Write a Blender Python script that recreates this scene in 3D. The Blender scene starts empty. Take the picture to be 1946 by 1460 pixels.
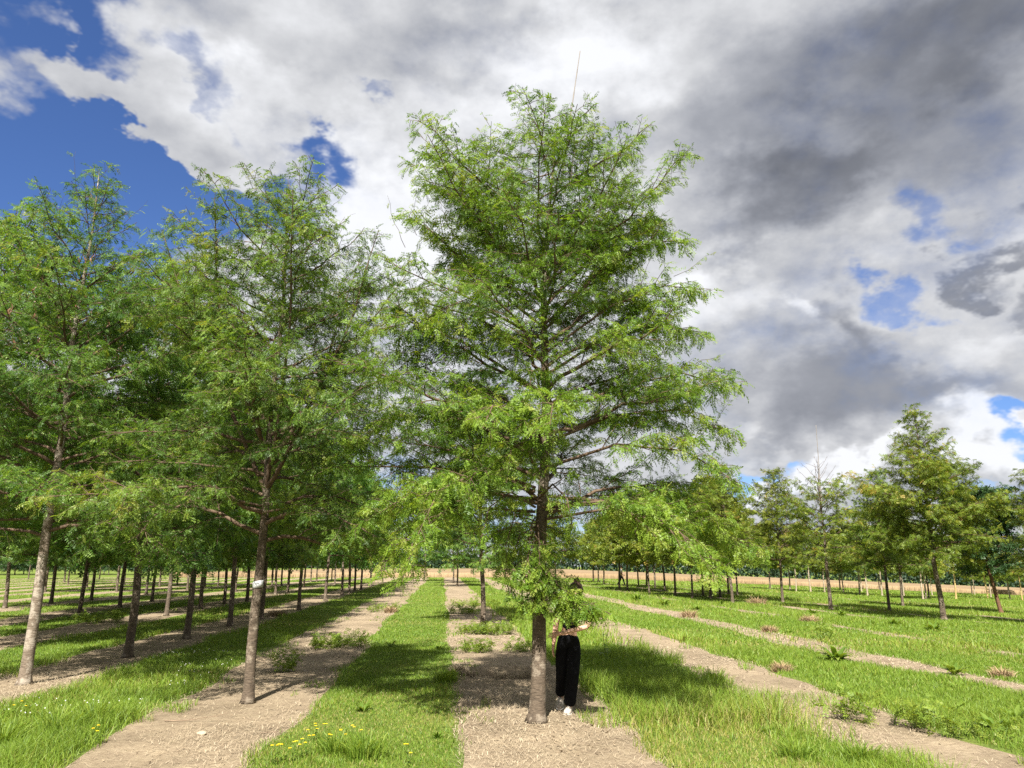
import bpy, math, random
import numpy as np

D = bpy.data
scene = bpy.context.scene
COL = scene.collection
R = math.radians

# ------------------------------------------------------------------ camera
CAM_H = 1.8
cam_data = D.cameras.new("camera")
cam_data.sensor_width = 36.0
cam_data.lens = 26.4
cam_data.clip_end = 6000
cam = D.objects.new("camera", cam_data)
COL.objects.link(cam)
cam.location = (0, 0, CAM_H)
cam.rotation_euler = (R(90 + 13.47), 0, 0)
scene.camera = cam

# ------------------------------------------------------------------ light
EXPOSURE = 1.5
SUN_DIR = np.array((-0.08, -0.68, 0.74))          # towards the sun: behind the camera, a little left
SUN_DIR = SUN_DIR / np.linalg.norm(SUN_DIR)
scene.view_settings.view_transform = 'Standard'
scene.view_settings.look = 'None'
scene.view_settings.exposure = EXPOSURE
scene.view_settings.gamma = 1.0
scene.view_settings.use_curve_mapping = False
scene.cycles.max_bounces = 6
scene.cycles.diffuse_bounces = 3
scene.cycles.glossy_bounces = 2
scene.cycles.transmission_bounces = 3
scene.cycles.transparent_max_bounces = 4
scene.cycles.use_denoising = False
scene.render.film_transparent = False

sun_data = D.lights.new("sun", 'SUN')
sun_data.energy = 5.0
sun_data.angle = R(0.5)
sun_data.color = (1.0, 0.955, 0.87)
sun = D.objects.new("sun", sun_data)
COL.objects.link(sun)
from mathutils import Vector, Matrix
sun.rotation_euler = Vector(SUN_DIR).to_track_quat('Z', 'Y').to_euler()
sun.location = (0, 0, 60)
SUN_EL = math.asin(SUN_DIR[2])
SUN_AZ = math.atan2(SUN_DIR[0], SUN_DIR[1])       # from +Y towards +X

CLOUD_COVER = [  # azimuth, elevation, half width, half height (degrees), turn, weight
    (-36.86, 34.41, 6.33, 3.38, -20, -1.2),
    (-36.22, 25.19, 7.24, 5.93, 0, -1.4),
    (-29.79, 22.69, 8.53, 4.42, -15, -1.1),
    (-22.46, 24.37, 8.94, 2.86, 0, -0.9),
    (-15.62, 27.56, 3.68, 1.53, -10, -0.8),
    (-27.4, 32.76, 2.53, 2.39, -60, -0.5),
    (-24.74, 31.17, 2.24, 1.49, -60, -0.35),
    (-11.18, 32.49, 2.69, 0.92, 10, -0.42),
    (-31.58, 18.85, 10.87, 3.74, 0, -0.5),
    (36.66, 25.29, 1.49, 0.93, 0, -0.9),
    (31.86, 22.43, 2.2, 2.0, -60, -0.42),
    (28.64, 17.17, 2.15, 1.26, -10, -0.5),
    (34.47, 8.16, 1.94, 0.92, 0, -0.8),
    (17.44, 7.05, 2.93, 0.98, 0, -0.7),
    (10.03, 2.33, 11.47, 1.52, 0, -0.5),
    (-10.73, 4.24, 19.19, 2.31, 0, -0.35),
    (30.5, 4.23, 1.77, 0.67, 0, -0.4),
    (-33.23, 30.42, 7.98, 1.7, -32, 0.95),
    (-27.77, 28.66, 5.97, 2.65, -30, 0.7),
    (-26.41, 26.52, 1.78, 1.37, 0, 0.35)]
CLOUD_LIGHT = [
    (4.01, 37.39, 10.58, 4.35, 0, 0.3),
    (-10.03, 25.0, 9.7, 6.83, 0, 0.28),
    (-14.16, 24.29, 4.49, 3.01, 0, 0.1),
    (16.54, 21.4, 4.33, 3.4, -20, 0.24),
    (14.61, 16.17, 3.53, 3.49, 0, 0.08),
    (21.63, 18.01, 1.83, 1.86, -40, 0.25),
    (32.09, 7.53, 3.2, 2.53, -10, 0.45),
    (19.15, 5.75, 3.57, 1.49, 0, 0.4),
    (24.02, 5.74, 2.34, 1.26, 0, 0.35),
    (-23.51, 30.56, 8.34, 3.7, -20, 0.14),
    (-0.59, 32.78, 5.41, 2.15, 0, 0.1),
    (33.57, 14.36, 4.66, 1.68, 0, 0.14),
    (30.3, 12.74, 4.64, 1.39, 0, 0.1),
    (29.98, 20.55, 4.2, 2.06, 0, 0.1),
    (15.42, 28.24, 4.11, 3.26, 0, 0.05),
    (1.16, 21.84, 19.25, 12.97, 0, 0.16),
    (16.81, 8.68, 2.23, 1.53, 0, 0.16),
    (29.6, 30.58, 19.22, 9.27, 5, -0.31),
    (24.06, 27.32, 7.76, 4.15, 25, -0.16),
    (36.47, 33.33, 9.96, 3.73, -10, -0.14),
    (14.0, 32.0, 6.79, 3.5, 0, -0.08),
    (23.54, 11.46, 8.64, 4.6, -5, -0.33),
    (25.94, 14.71, 3.04, 2.17, -30, -0.12),
    (24.41, 16.74, 2.1, 1.82, -40, -0.2),
    (33.28, 18.94, 1.56, 1.13, 0, -0.36),
    (35.98, 19.97, 1.7, 2.0, 30, -0.36),
    (35.74, 16.35, 1.4, 1.3, 0, -0.25),
    (-21.7, 35.61, 11.98, 2.56, -10, -0.08),
    (-5.18, 36.5, 8.67, 2.71, 0, -0.13),
    (-3.42, 39.87, 14.01, 1.93, 0, -0.08),
    (32.75, 10.36, 4.94, 2.02, 0, -0.16),
    (15.47, 17.27, 4.69, 4.62, 0, -0.1),
    (23.51, 3.96, 13.37, 1.43, 0, -0.04)]

# ------------------------------------------------------------------ sky with broken cloud
world = D.worlds.new("World")
scene.world = world
world.use_nodes = True


def build_sky(wt):
    nt = wt.node_tree
    nt.nodes.clear()
    L = nt.links.new

    def node(t, **kw):
        n = nt.nodes.new(t)
        for k, v in kw.items():
            setattr(n, k, v)
        return n

    def put(sock, v):
        if isinstance(v, bpy.types.NodeSocket):
            L(v, sock)
        else:
            sock.default_value = v

    def math_(op, a, b=0.0, c=0.0, clamp=False):
        n = node('ShaderNodeMath', operation=op, use_clamp=clamp)
        put(n.inputs[0], a); put(n.inputs[1], b); put(n.inputs[2], c)
        return n.outputs[0]

    def vmath(op, a, b=(0, 0, 0), c=(0, 0, 0)):
        n = node('ShaderNodeVectorMath', operation=op)
        put(n.inputs[0], a); put(n.inputs[1], b); put(n.inputs[2], c)
        return n.outputs[1] if op == 'LENGTH' else n.outputs[0]

    def noise(vec, scale, detail, rough=0.5):
        n = node('ShaderNodeTexNoise')
        n.noise_dimensions = '3D'
        put(n.inputs['Vector'], vec)
        n.inputs['Scale'].default_value = scale
        n.inputs['Detail'].default_value = detail
        n.inputs['Roughness'].default_value = rough
        return n

    def ramp(v, a, b, lo=0.0, hi=1.0, smooth=True):
        n = node('ShaderNodeMapRange')
        n.interpolation_type = 'SMOOTHSTEP' if smooth else 'LINEAR'
        put(n.inputs[0], v)
        n.inputs[1].default_value = a; n.inputs[2].default_value = b
        n.inputs[3].default_value = lo; n.inputs[4].default_value = hi
        return n.outputs[0]

    tc = node('ShaderNodeTexCoord')
    sep = node('ShaderNodeSeparateXYZ')
    L(tc.outputs['Generated'], sep.inputs[0])
    az = math_('DEGREES', math_('ARCTAN2', sep.outputs[0], sep.outputs[1]))
    el = math_('DEGREES', math_('ARCSINE', sep.outputs[2]))
    comb = node('ShaderNodeCombineXYZ')
    L(az, comb.inputs[0]); L(el, comb.inputs[1])
    P = comb.outputs[0]
    # billows are sampled on the direction itself, stretched a little along the horizon
    sq = vmath('MULTIPLY', tc.outputs['Generated'], (1.0, 1.0, 1.5))
    w1 = noise(sq, 5.0, 3.0, 0.5)
    w2 = noise(vmath('ADD', sq, (3.1, 7.7, 1.3)), 14.0, 4.0, 0.6)
    warp = vmath('ADD', vmath('MULTIPLY', vmath('SUBTRACT', w1.outputs['Color'], (.5, .5, .5)), (17, 13, 0)),
                 vmath('MULTIPLY', vmath('SUBTRACT', w2.outputs['Color'], (.5, .5, .5)), (9, 8, 0)))
    PW = vmath('ADD', P, warp)

    def blobs(lst, base):
        acc = base
        for (a, e, ra, re, turn, w) in lst:
            m = node('ShaderNodeMapping', vector_type='TEXTURE')
            L(PW, m.inputs[0])
            m.inputs['Location'].default_value = (a, e, 0)
            m.inputs['Rotation'].default_value = (0, 0, R(turn))
            m.inputs['Scale'].default_value = (ra, re, 1)
            f = ramp(vmath('LENGTH', m.outputs[0]), 0.25, 1.25, 1.0, 0.0)
            acc = math_('MULTIPLY_ADD', f, w, acc)
        return acc

    bigv = vmath('ADD', sq, (0.4, 1.9, 5.2))
    n_big = noise(bigv, 6.0, 7.0, 0.52).outputs[0]
    n_off = noise(vmath('ADD', bigv, (-0.012, 0.0, 0.028)), 6.0, 5.0, 0.52).outputs[0]
    n_fine = noise(vmath('ADD', sq, (9.4, 2.9, 1.2)), 24.0, 5.0, 0.6).outputs[0]
    nb = math_('SUBTRACT', n_big, 0.5)
    nf = math_('SUBTRACT', n_fine, 0.5)
    relief = math_('SUBTRACT', n_big, n_off)
    cover = math_('MULTIPLY_ADD', nb, 1.0, math_('MULTIPLY_ADD', nf, 0.38, blobs(CLOUD_COVER, 0.90)))
    alpha = ramp(cover, 0.05, 0.95)
    base = math_('MAXIMUM', blobs(CLOUD_LIGHT, 0.66), 0.20)
    # billows show more where the cloud is bright, less in the flat grey undersides
    amp = ramp(base, 0.24, 0.75, 0.22, 1.15, False)
    bil = math_('MULTIPLY_ADD', nb, 0.42, math_('MULTIPLY_ADD', nf, 0.15, math_('MULTIPLY', relief, 0.8)))
    light = math_('MULTIPLY_ADD', bil, amp, base)
    light = math_('MAXIMUM', light, 0.15)
    light = math_('MINIMUM', light, 1.0)
    # grey undersides are bluer than sunlit tops
    tint = node('ShaderNodeMix', data_type='RGBA')
    L(ramp(light, 0.15, 0.75), tint.inputs['Factor'])
    tint.inputs['A'].default_value = (0.92, 0.975, 1.13, 1)
    tint.inputs['B'].default_value = (0.98, 0.995, 1.03, 1)
    lv = math_('MULTIPLY', light, CLOUD_GAIN)
    col = node('ShaderNodeMix', data_type='RGBA', blend_type='MULTIPLY')
    col.inputs['Factor'].default_value = 1.0
    L(tint.outputs['Result'], col.inputs['A']); L(lv, col.inputs['B'])
    sky = node('ShaderNodeTexSky', sky_type='NISHITA')
    sky.sun_disc = False
    sky.sun_elevation = SUN_EL
    sky.sun_rotation = SUN_AZ
    sky.air_density = 1.0; sky.dust_density = 0.3; sky.ozone_density = 2.0
    hsv = node('ShaderNodeMix', data_type='RGBA', blend_type='MULTIPLY')
    hsv.inputs['Factor'].default_value = 1.0
    L(sky.outputs[0], hsv.inputs['A']); hsv.inputs['B'].default_value = SKY_TINT
    mix = node('ShaderNodeMix', data_type='RGBA')
    L(alpha, mix.inputs['Factor']); L(hsv.outputs['Result'], mix.inputs['A']); L(col.outputs['Result'], mix.inputs['B'])
    bg = node('ShaderNodeBackground')
    bg.inputs['Strength'].default_value = 0.1
    L(mix.outputs['Result'], bg.inputs['Color'])
    out = node('ShaderNodeOutputWorld')
    L(bg.outputs[0], out.inputs[0])


CLOUD_GAIN = 10.0 / 2 ** EXPOSURE
_k = 2 ** (0.95 - EXPOSURE)
SKY_TINT = (0.39 * _k, 0.50 * _k, 0.74 * _k, 1)
build_sky(world)
try:
    world.cycles.sampling_method = 'MANUAL'
    world.cycles.sample_map_resolution = 512
except Exception:
    pass

# ------------------------------------------------------------------ helpers
def tag(o, label=None, cat=None, group=None, kind=None):
    if label: o['label'] = label
    if cat: o['category'] = cat
    if group: o['group'] = group
    if kind: o['kind'] = kind
    return o


def empty(name, loc=(0, 0, 0), rz=0.0, scale=1.0):
    o = D.objects.new(name, None)
    o.empty_display_size = 0.2
    o.location = loc
    o.rotation_euler = (0, 0, rz)
    o.scale = (scale,) * 3 if not isinstance(scale, tuple) else scale
    COL.objects.link(o)
    return o


class MB:
    """Collects faces of mixed size (tri / quad) and builds one mesh with numpy."""
    def __init__(self):
        self.v = []; self.q = []; self.t = []; self.n = 0
        self.qa = []; self.ta = []

    def add(self, v, quads=None, tris=None, qa=None, ta=None):
        v = np.asarray(v, dtype=np.float32).reshape(-1, 3)
        if quads is not None and len(quads):
            quads = np.asarray(quads, dtype=np.int32).reshape(-1, 4)
            self.q.append(quads + self.n)
            self.qa.append(np.broadcast_to(np.asarray(0.5 if qa is None else qa, dtype=np.float32), (len(quads),)))
        if tris is not None and len(tris):
            tris = np.asarray(tris, dtype=np.int32).reshape(-1, 3)
            self.t.append(tris + self.n)
            self.ta.append(np.broadcast_to(np.asarray(0.5 if ta is None else ta, dtype=np.float32), (len(tris),)))
        self.v.append(v); self.n += len(v)

    def mesh(self, name, mats, smooth=False):
        me = D.meshes.new(name)
        v = np.concatenate(self.v) if self.v else np.zeros((0, 3), np.float32)
        q = np.concatenate(self.q) if self.q else np.zeros((0, 4), np.int32)
        t = np.concatenate(self.t) if self.t else np.zeros((0, 3), np.int32)
        me.vertices.add(len(v)); me.vertices.foreach_set('co', v.ravel())
        loops = np.concatenate([q.ravel(), t.ravel()]).astype(np.int32)
        me.loops.add(len(loops)); me.loops.foreach_set('vertex_index', loops)
        npoly = len(q) + len(t)
        me.polygons.add(npoly)
        st = np.concatenate([np.arange(len(q)) * 4, len(q) * 4 + np.arange(len(t)) * 3]).astype(np.int32)
        tot = np.concatenate([np.full(len(q), 4), np.full(len(t), 3)]).astype(np.int32)
        me.polygons.foreach_set('loop_start', st); me.polygons.foreach_set('loop_total', tot)
        if smooth:
            me.polygons.foreach_set('use_smooth', np.ones(npoly, dtype=bool))
        at = me.attributes.new('tone', 'FLOAT', 'FACE')
        vals = np.concatenate(self.qa + self.ta) if (self.qa or self.ta) else np.zeros(0, np.float32)
        at.data.foreach_set('value', vals.astype(np.float32))
        for m in (mats if isinstance(mats, (list, tuple)) else [mats]):
            me.materials.append(m)
        me.update(calc_edges=True)
        me.validate()
        return me

    def build(self, name, mats, parent=None, smooth=False):
        o = D.objects.new(name, self.mesh(name, mats, smooth))
        COL.objects.link(o)
        if parent is not None:
            o.parent = parent
        return o


def norm(a):
    a = np.asarray(a, dtype=np.float64)
    return a / np.maximum(np.linalg.norm(a, axis=-1, keepdims=True), 1e-9)


def tube(mb, pts, rad, sides=6, tone=0.5, cap=True):
    pts = np.asarray(pts, dtype=np.float64); n = len(pts)
    rad = np.broadcast_to(np.asarray(rad, dtype=np.float64), (n,))
    tan = np.gradient(pts, axis=0); tan = norm(tan)
    ref = np.array((0., 0, 1)) if abs(tan[0][2]) < 0.9 else np.array((1., 0, 0))
    s = norm(np.cross(tan, ref)); u = np.cross(tan, s)
    a = np.arange(sides) * 2 * math.pi / sides
    ring = (np.cos(a)[None, :, None] * s[:, None, :] + np.sin(a)[None, :, None] * u[:, None, :]) * rad[:, None, None] + pts[:, None, :]
    i = np.arange(n - 1)[:, None] * sides; j = np.arange(sides)[None, :]; j2 = (j + 1) % sides
    q = np.stack([i + j, i + j2, i + sides + j2, i + sides + j], -1).reshape(-1, 4)
    tris = None
    v = ring.reshape(-1, 3)
    if cap:
        v = np.concatenate([v, pts[-1:], pts[:1]])
        e = (n - 1) * sides
        jj = np.arange(sides)
        tris = np.concatenate([np.stack([e + jj, e + (jj + 1) % sides, np.full(sides, n * sides)], -1),
                               np.stack([(jj + 1) % sides, jj, np.full(sides, n * sides + 1)], -1)])
    mb.add(v, q, tris, tone, tone)


def sines(seed, n=10, lo=0.5, hi=4.0):
    r = np.random.RandomState(seed)
    ang = r.rand(n) * 2 * math.pi; f = np.exp(r.rand(n) * math.log(hi / lo)) * lo
    return np.stack([np.cos(ang) * f, np.sin(ang) * f, r.rand(n) * 6.28, 1 / np.sqrt(f / lo)], -1)


def field(S, x, y):
    """smooth wandering value, about -1..1"""
    o = 0
    for fx, fy, p, a in S:
        o = o + a * np.sin(fx * x + fy * y + p)
    return o / np.sqrt((S[:, 3] ** 2).sum() * 0.5) * 0.6


# ------------------------------------------------------------------ materials
def mat(name, build):
    m = D.materials.new(name); m.use_nodes = True
    nt = m.node_tree; nt.nodes.clear()
    out = nt.nodes.new('ShaderNodeOutputMaterial')

    def node(t, **kw):
        n = nt.nodes.new(t)
        for k, v in kw.items():
            if k.startswith('i_'):
                n.inputs[k[2:].replace('_', ' ')].default_value = v
            else:
                setattr(n, k, v)
        return n
    sh = build(node, nt.links.new)
    nt.links.new(sh, out.inputs['Surface'])
    return m


def ramp_node(node, link, fac, stops):
    r = node('ShaderNodeValToRGB')
    el = r.color_ramp.elements
    el[0].position = stops[0][0]; el[0].color = (*stops[0][1], 1)
    el[1].position = stops[-1][0]; el[1].color = (*stops[-1][1], 1)
    for p, c in stops[1:-1]:
        e = el.new(p); e.color = (*c, 1)
    link(fac, r.inputs[0])
    return r.outputs[0]


def leaf_material(name, stops, gloss=0.35, trans=0.4, tcol=(1.4, 1.3, 0.5), randomise=0.0):
    def b(node, link):
        at = node('ShaderNodeAttribute', attribute_name='tone')
        c = ramp_node(node, link, at.outputs['Fac'], stops)
        if randomise:
            oi = node('ShaderNodeObjectInfo')
            h = node('ShaderNodeHueSaturation')
            mr = node('ShaderNodeMapRange'); mr.inputs[3].default_value = 0.5 - randomise; mr.inputs[4].default_value = 0.5 + randomise
            link(oi.outputs['Random'], mr.inputs[0]); link(mr.outputs[0], h.inputs['Hue'])
            link(c, h.inputs['Color']); c = h.outputs[0]
        p = node('ShaderNodeBsdfPrincipled')
        link(c, p.inputs['Base Color'])
        p.inputs['Roughness'].default_value = 0.5
        p.inputs['Specular IOR Level'].default_value = gloss
        mx = node('ShaderNodeMix', data_type='RGBA', blend_type='MULTIPLY')
        mx.inputs['Factor'].default_value = 1
        link(c, mx.inputs['A']); mx.inputs['B'].default_value = (*tcol, 1)
        t = node('ShaderNodeBsdfTranslucent'); link(mx.outputs['Result'], t.inputs['Color'])
        m = node('ShaderNodeMixShader'); m.inputs[0].default_value = trans
        link(p.outputs[0], m.inputs[1]); link(t.outputs[0], m.inputs[2])
        return m.outputs[0]
    return mat(name, b)


def bark_material(name, dark, mid, pale, patch=0.62, ring=14.0):
    def b(node, link):
        tc = node('ShaderNodeTexCoord')
        mp = node('ShaderNodeMapping'); mp.inputs['Scale'].default_value = (1, 1, 3.2)
        link(tc.outputs['Object'], mp.inputs[0])
        n1 = node('ShaderNodeTexNoise', i_Scale=ring, i_Detail=5.0, i_Roughness=0.65)
        link(mp.outputs[0], n1.inputs['Vector'])
        n2 = node('ShaderNodeTexNoise', i_Scale=3.2, i_Detail=4.0, i_Roughness=0.6)
        link(tc.outputs['Object'], n2.inputs['Vector'])
        c = ramp_node(node, link, n1.outputs[0], [(0.3, dark), (0.5, mid), (0.72, tuple(x * 1.5 for x in mid))])
        n3 = node('ShaderNodeTexNoise', i_Scale=9.0, i_Detail=6.0, i_Roughness=0.7)
        link(tc.outputs['Object'], n3.inputs['Vector'])
        f = node('ShaderNodeMapRange', interpolation_type='SMOOTHSTEP')
        f.inputs[1].default_value = patch - .04; f.inputs[2].default_value = patch + .05
        ad = node('ShaderNodeMath', operation='MULTIPLY_ADD'); link(n2.outputs[0], ad.inputs[0]); ad.inputs[1].default_value = 0.45
        mu = node('ShaderNodeMath', operation='MULTIPLY'); link(n3.outputs[0], mu.inputs[0]); mu.inputs[1].default_value = 0.68
        link(mu.outputs[0], ad.inputs[2]); link(ad.outputs[0], f.inputs[0])
        mx = node('ShaderNodeMix', data_type='RGBA')
        link(f.outputs[0], mx.inputs['Factor']); link(c, mx.inputs['A']); mx.inputs['B'].default_value = (*pale, 1)
        p = node('ShaderNodeBsdfPrincipled'); link(mx.outputs['Result'], p.inputs['Base Color'])
        p.inputs['Roughness'].default_value = 0.85
        p.inputs['Specular IOR Level'].default_value = 0.2
        bp = node('ShaderNodeBump'); bp.inputs['Strength'].default_value = 0.7; bp.inputs['Distance'].default_value = 0.02
        link(n1.outputs[0], bp.inputs['Height']); link(bp.outputs[0], p.inputs['Normal'])
        return p.outputs[0]
    return mat(name, b)


def plain_material(name, col, rough=0.7, spec=0.3, vary=0.25, scale=30.0, bump=0.0):
    def b(node, link):
        tc = node('ShaderNodeTexCoord')
        n = node('ShaderNodeTexNoise', i_Scale=scale, i_Detail=4.0)
        link(tc.outputs['Object'], n.inputs['Vector'])
        c = ramp_node(node, link, n.outputs[0], [(0.3, tuple(x * (1 - vary) for x in col)), (0.7, tuple(min(1, x * (1 + vary)) for x in col))])
        p = node('ShaderNodeBsdfPrincipled'); link(c, p.inputs['Base Color'])
        p.inputs['Roughness'].default_value = rough; p.inputs['Specular IOR Level'].default_value = spec
        if bump:
            bp = node('ShaderNodeBump'); bp.inputs['Strength'].default_value = bump; bp.inputs['Distance'].default_value = 0.01
            link(n.outputs[0], bp.inputs['Height']); link(bp.outputs[0], p.inputs['Normal'])
        return p.outputs[0]
    return mat(name, b)


def tone_material(name, stops, rough=0.8, spec=0.15):
    def b(node, link):
        at = node('ShaderNodeAttribute', attribute_name='tone')
        c = ramp_node(node, link, at.outputs['Fac'], stops)
        p = node('ShaderNodeBsdfPrincipled'); link(c, p.inputs['Base Color'])
        p.inputs['Roughness'].default_value = rough; p.inputs['Specular IOR Level'].default_value = spec
        return p.outputs[0]
    return mat(name, b)


M = {}
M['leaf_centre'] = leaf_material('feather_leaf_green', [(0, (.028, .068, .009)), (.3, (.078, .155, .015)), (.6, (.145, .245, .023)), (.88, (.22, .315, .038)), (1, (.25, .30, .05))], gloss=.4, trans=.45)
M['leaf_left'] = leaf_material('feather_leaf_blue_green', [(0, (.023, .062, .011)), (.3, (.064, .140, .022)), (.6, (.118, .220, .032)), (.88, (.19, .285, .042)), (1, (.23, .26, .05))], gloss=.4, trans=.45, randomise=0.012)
M['leaf_right'] = leaf_material('feather_leaf_olive', [(0, (.042, .072, .010)), (.3, (.095, .148, .017)), (.6, (.155, .215, .023)), (.88, (.235, .26, .032)), (1, (.31, .23, .05))], gloss=.35, randomise=0.015)
M['leaf_round'] = leaf_material('broad_leaf_dark', [(0, (.014, .036, .012)), (.5, (.030, .070, .020)), (.96, (.050, .10, .026)), (1, (.22, .2, .03))], gloss=.35, trans=.25)
M['leaf_wood'] = leaf_material('distant_wood_leaf', [(0, (.016, .034, .018)), (.5, (.026, .052, .026)), (1, (.042, .072, .03))], trans=0.2)
M['bark'] = bark_material('locust_bark', (.042, .032, .023), (.092, .070, .050), (.20, .165, .125), patch=.61)
M['bark_lichen'] = bark_material('lichened_locust_bark', (.075, .055, .038), (.15, .118, .087), (.29, .25, .20), patch=.57)
M['bark_pale'] = bark_material('young_pale_bark', (.20, .16, .11), (.28, .23, .165), (.4, .35, .27))
M['bark_red'] = bark_material('red_brown_bark', (.06, .032, .02), (.125, .068, .040), (.20, .13, .085), patch=.7)
M['bark_yellow'] = bark_material('yellowish_young_bark', (.22, .15, .06), (.33, .24, .10), (.42, .34, .18))
M['twig'] = plain_material('twig_bark', (.10, .068, .045), 0.85, 0.2, 0.3, 8.0)
M['cane'] = plain_material('bamboo', (.19, .165, .14), 0.6, 0.3, 0.2, 10.0)

# ------------------------------------------------------------------ terrain
ROW = 3.8                   # spacing of the planted rows
TURN = 0.09                 # the rows run a little to the left of the view


def row_x(r, y):
    return r + 0.29 - TURN * (y - 9.5)


PIT = (-0.05, 13.15)


def terrain(x, y):
    x = np.asarray(x, dtype=np.float64); y = np.asarray(y, dtype=np.float64)
    t = np.clip((x - 10) / 4, -30, 60)
    z = -0.16 * np.where(t > 25, t, np.log1p(np.exp(np.minimum(t, 25))))
    near = np.exp(-(np.maximum(y, 0) / 60) ** 2)
    z = z + near * 0.018 * np.sin(1.7 * x + 0.6 * y) * np.sin(0.9 * y - 0.5 * x + 1)
    # hole left where a tree was dug out of the middle row
    d = ((x - PIT[0]) / 0.62) ** 2 + ((y - PIT[1]) / 0.42) ** 2
    z = z - 0.42 / (1 + d ** 4)
    d2 = ((x - PIT[0]) / 0.9) ** 2 + ((y - PIT[1]) / 0.7) ** 2
    return z + 0.10 * np.exp(-((np.sqrt(d2) - 1.0) / 0.22) ** 2)


def tz(x, y):
    return float(terrain(x, y))


EDGE = {k: sines(100 + k, 9, 0.35, 5.0) for k in range(-14, 16)}
W_ROW = {k: 0.86 for k in range(-14, 16)}
W_ROW.update({0: 0.97, -1: 0.92, -2: 0.9, 1: 0.76, 2: 0.54, 3: 0.34, 4: 0.3, 5: 0.34, 6: .2, 7: .2, 8: .2})
for _k in range(9, 16): W_ROW[_k] = 0.15
RAG = {k: (0.13 if k <= 0 else 0.2) for k in range(-14, 16)}


def half_width(k, side, y):
    """distance from the row's centre line to the grass on one side"""
    f = field(EDGE[k], y * 0 + (3.0 if side > 0 else 0.0), y)
    hw = W_ROW[k] + RAG[k] * f
    if k == 1: hw = hw + 0.25 * np.clip((9.0 - y) / 6, 0, 1) + (0.12 * np.sin(y * .5) if side > 0 else 0)
    return np.maximum(hw, 0.06)


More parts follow.
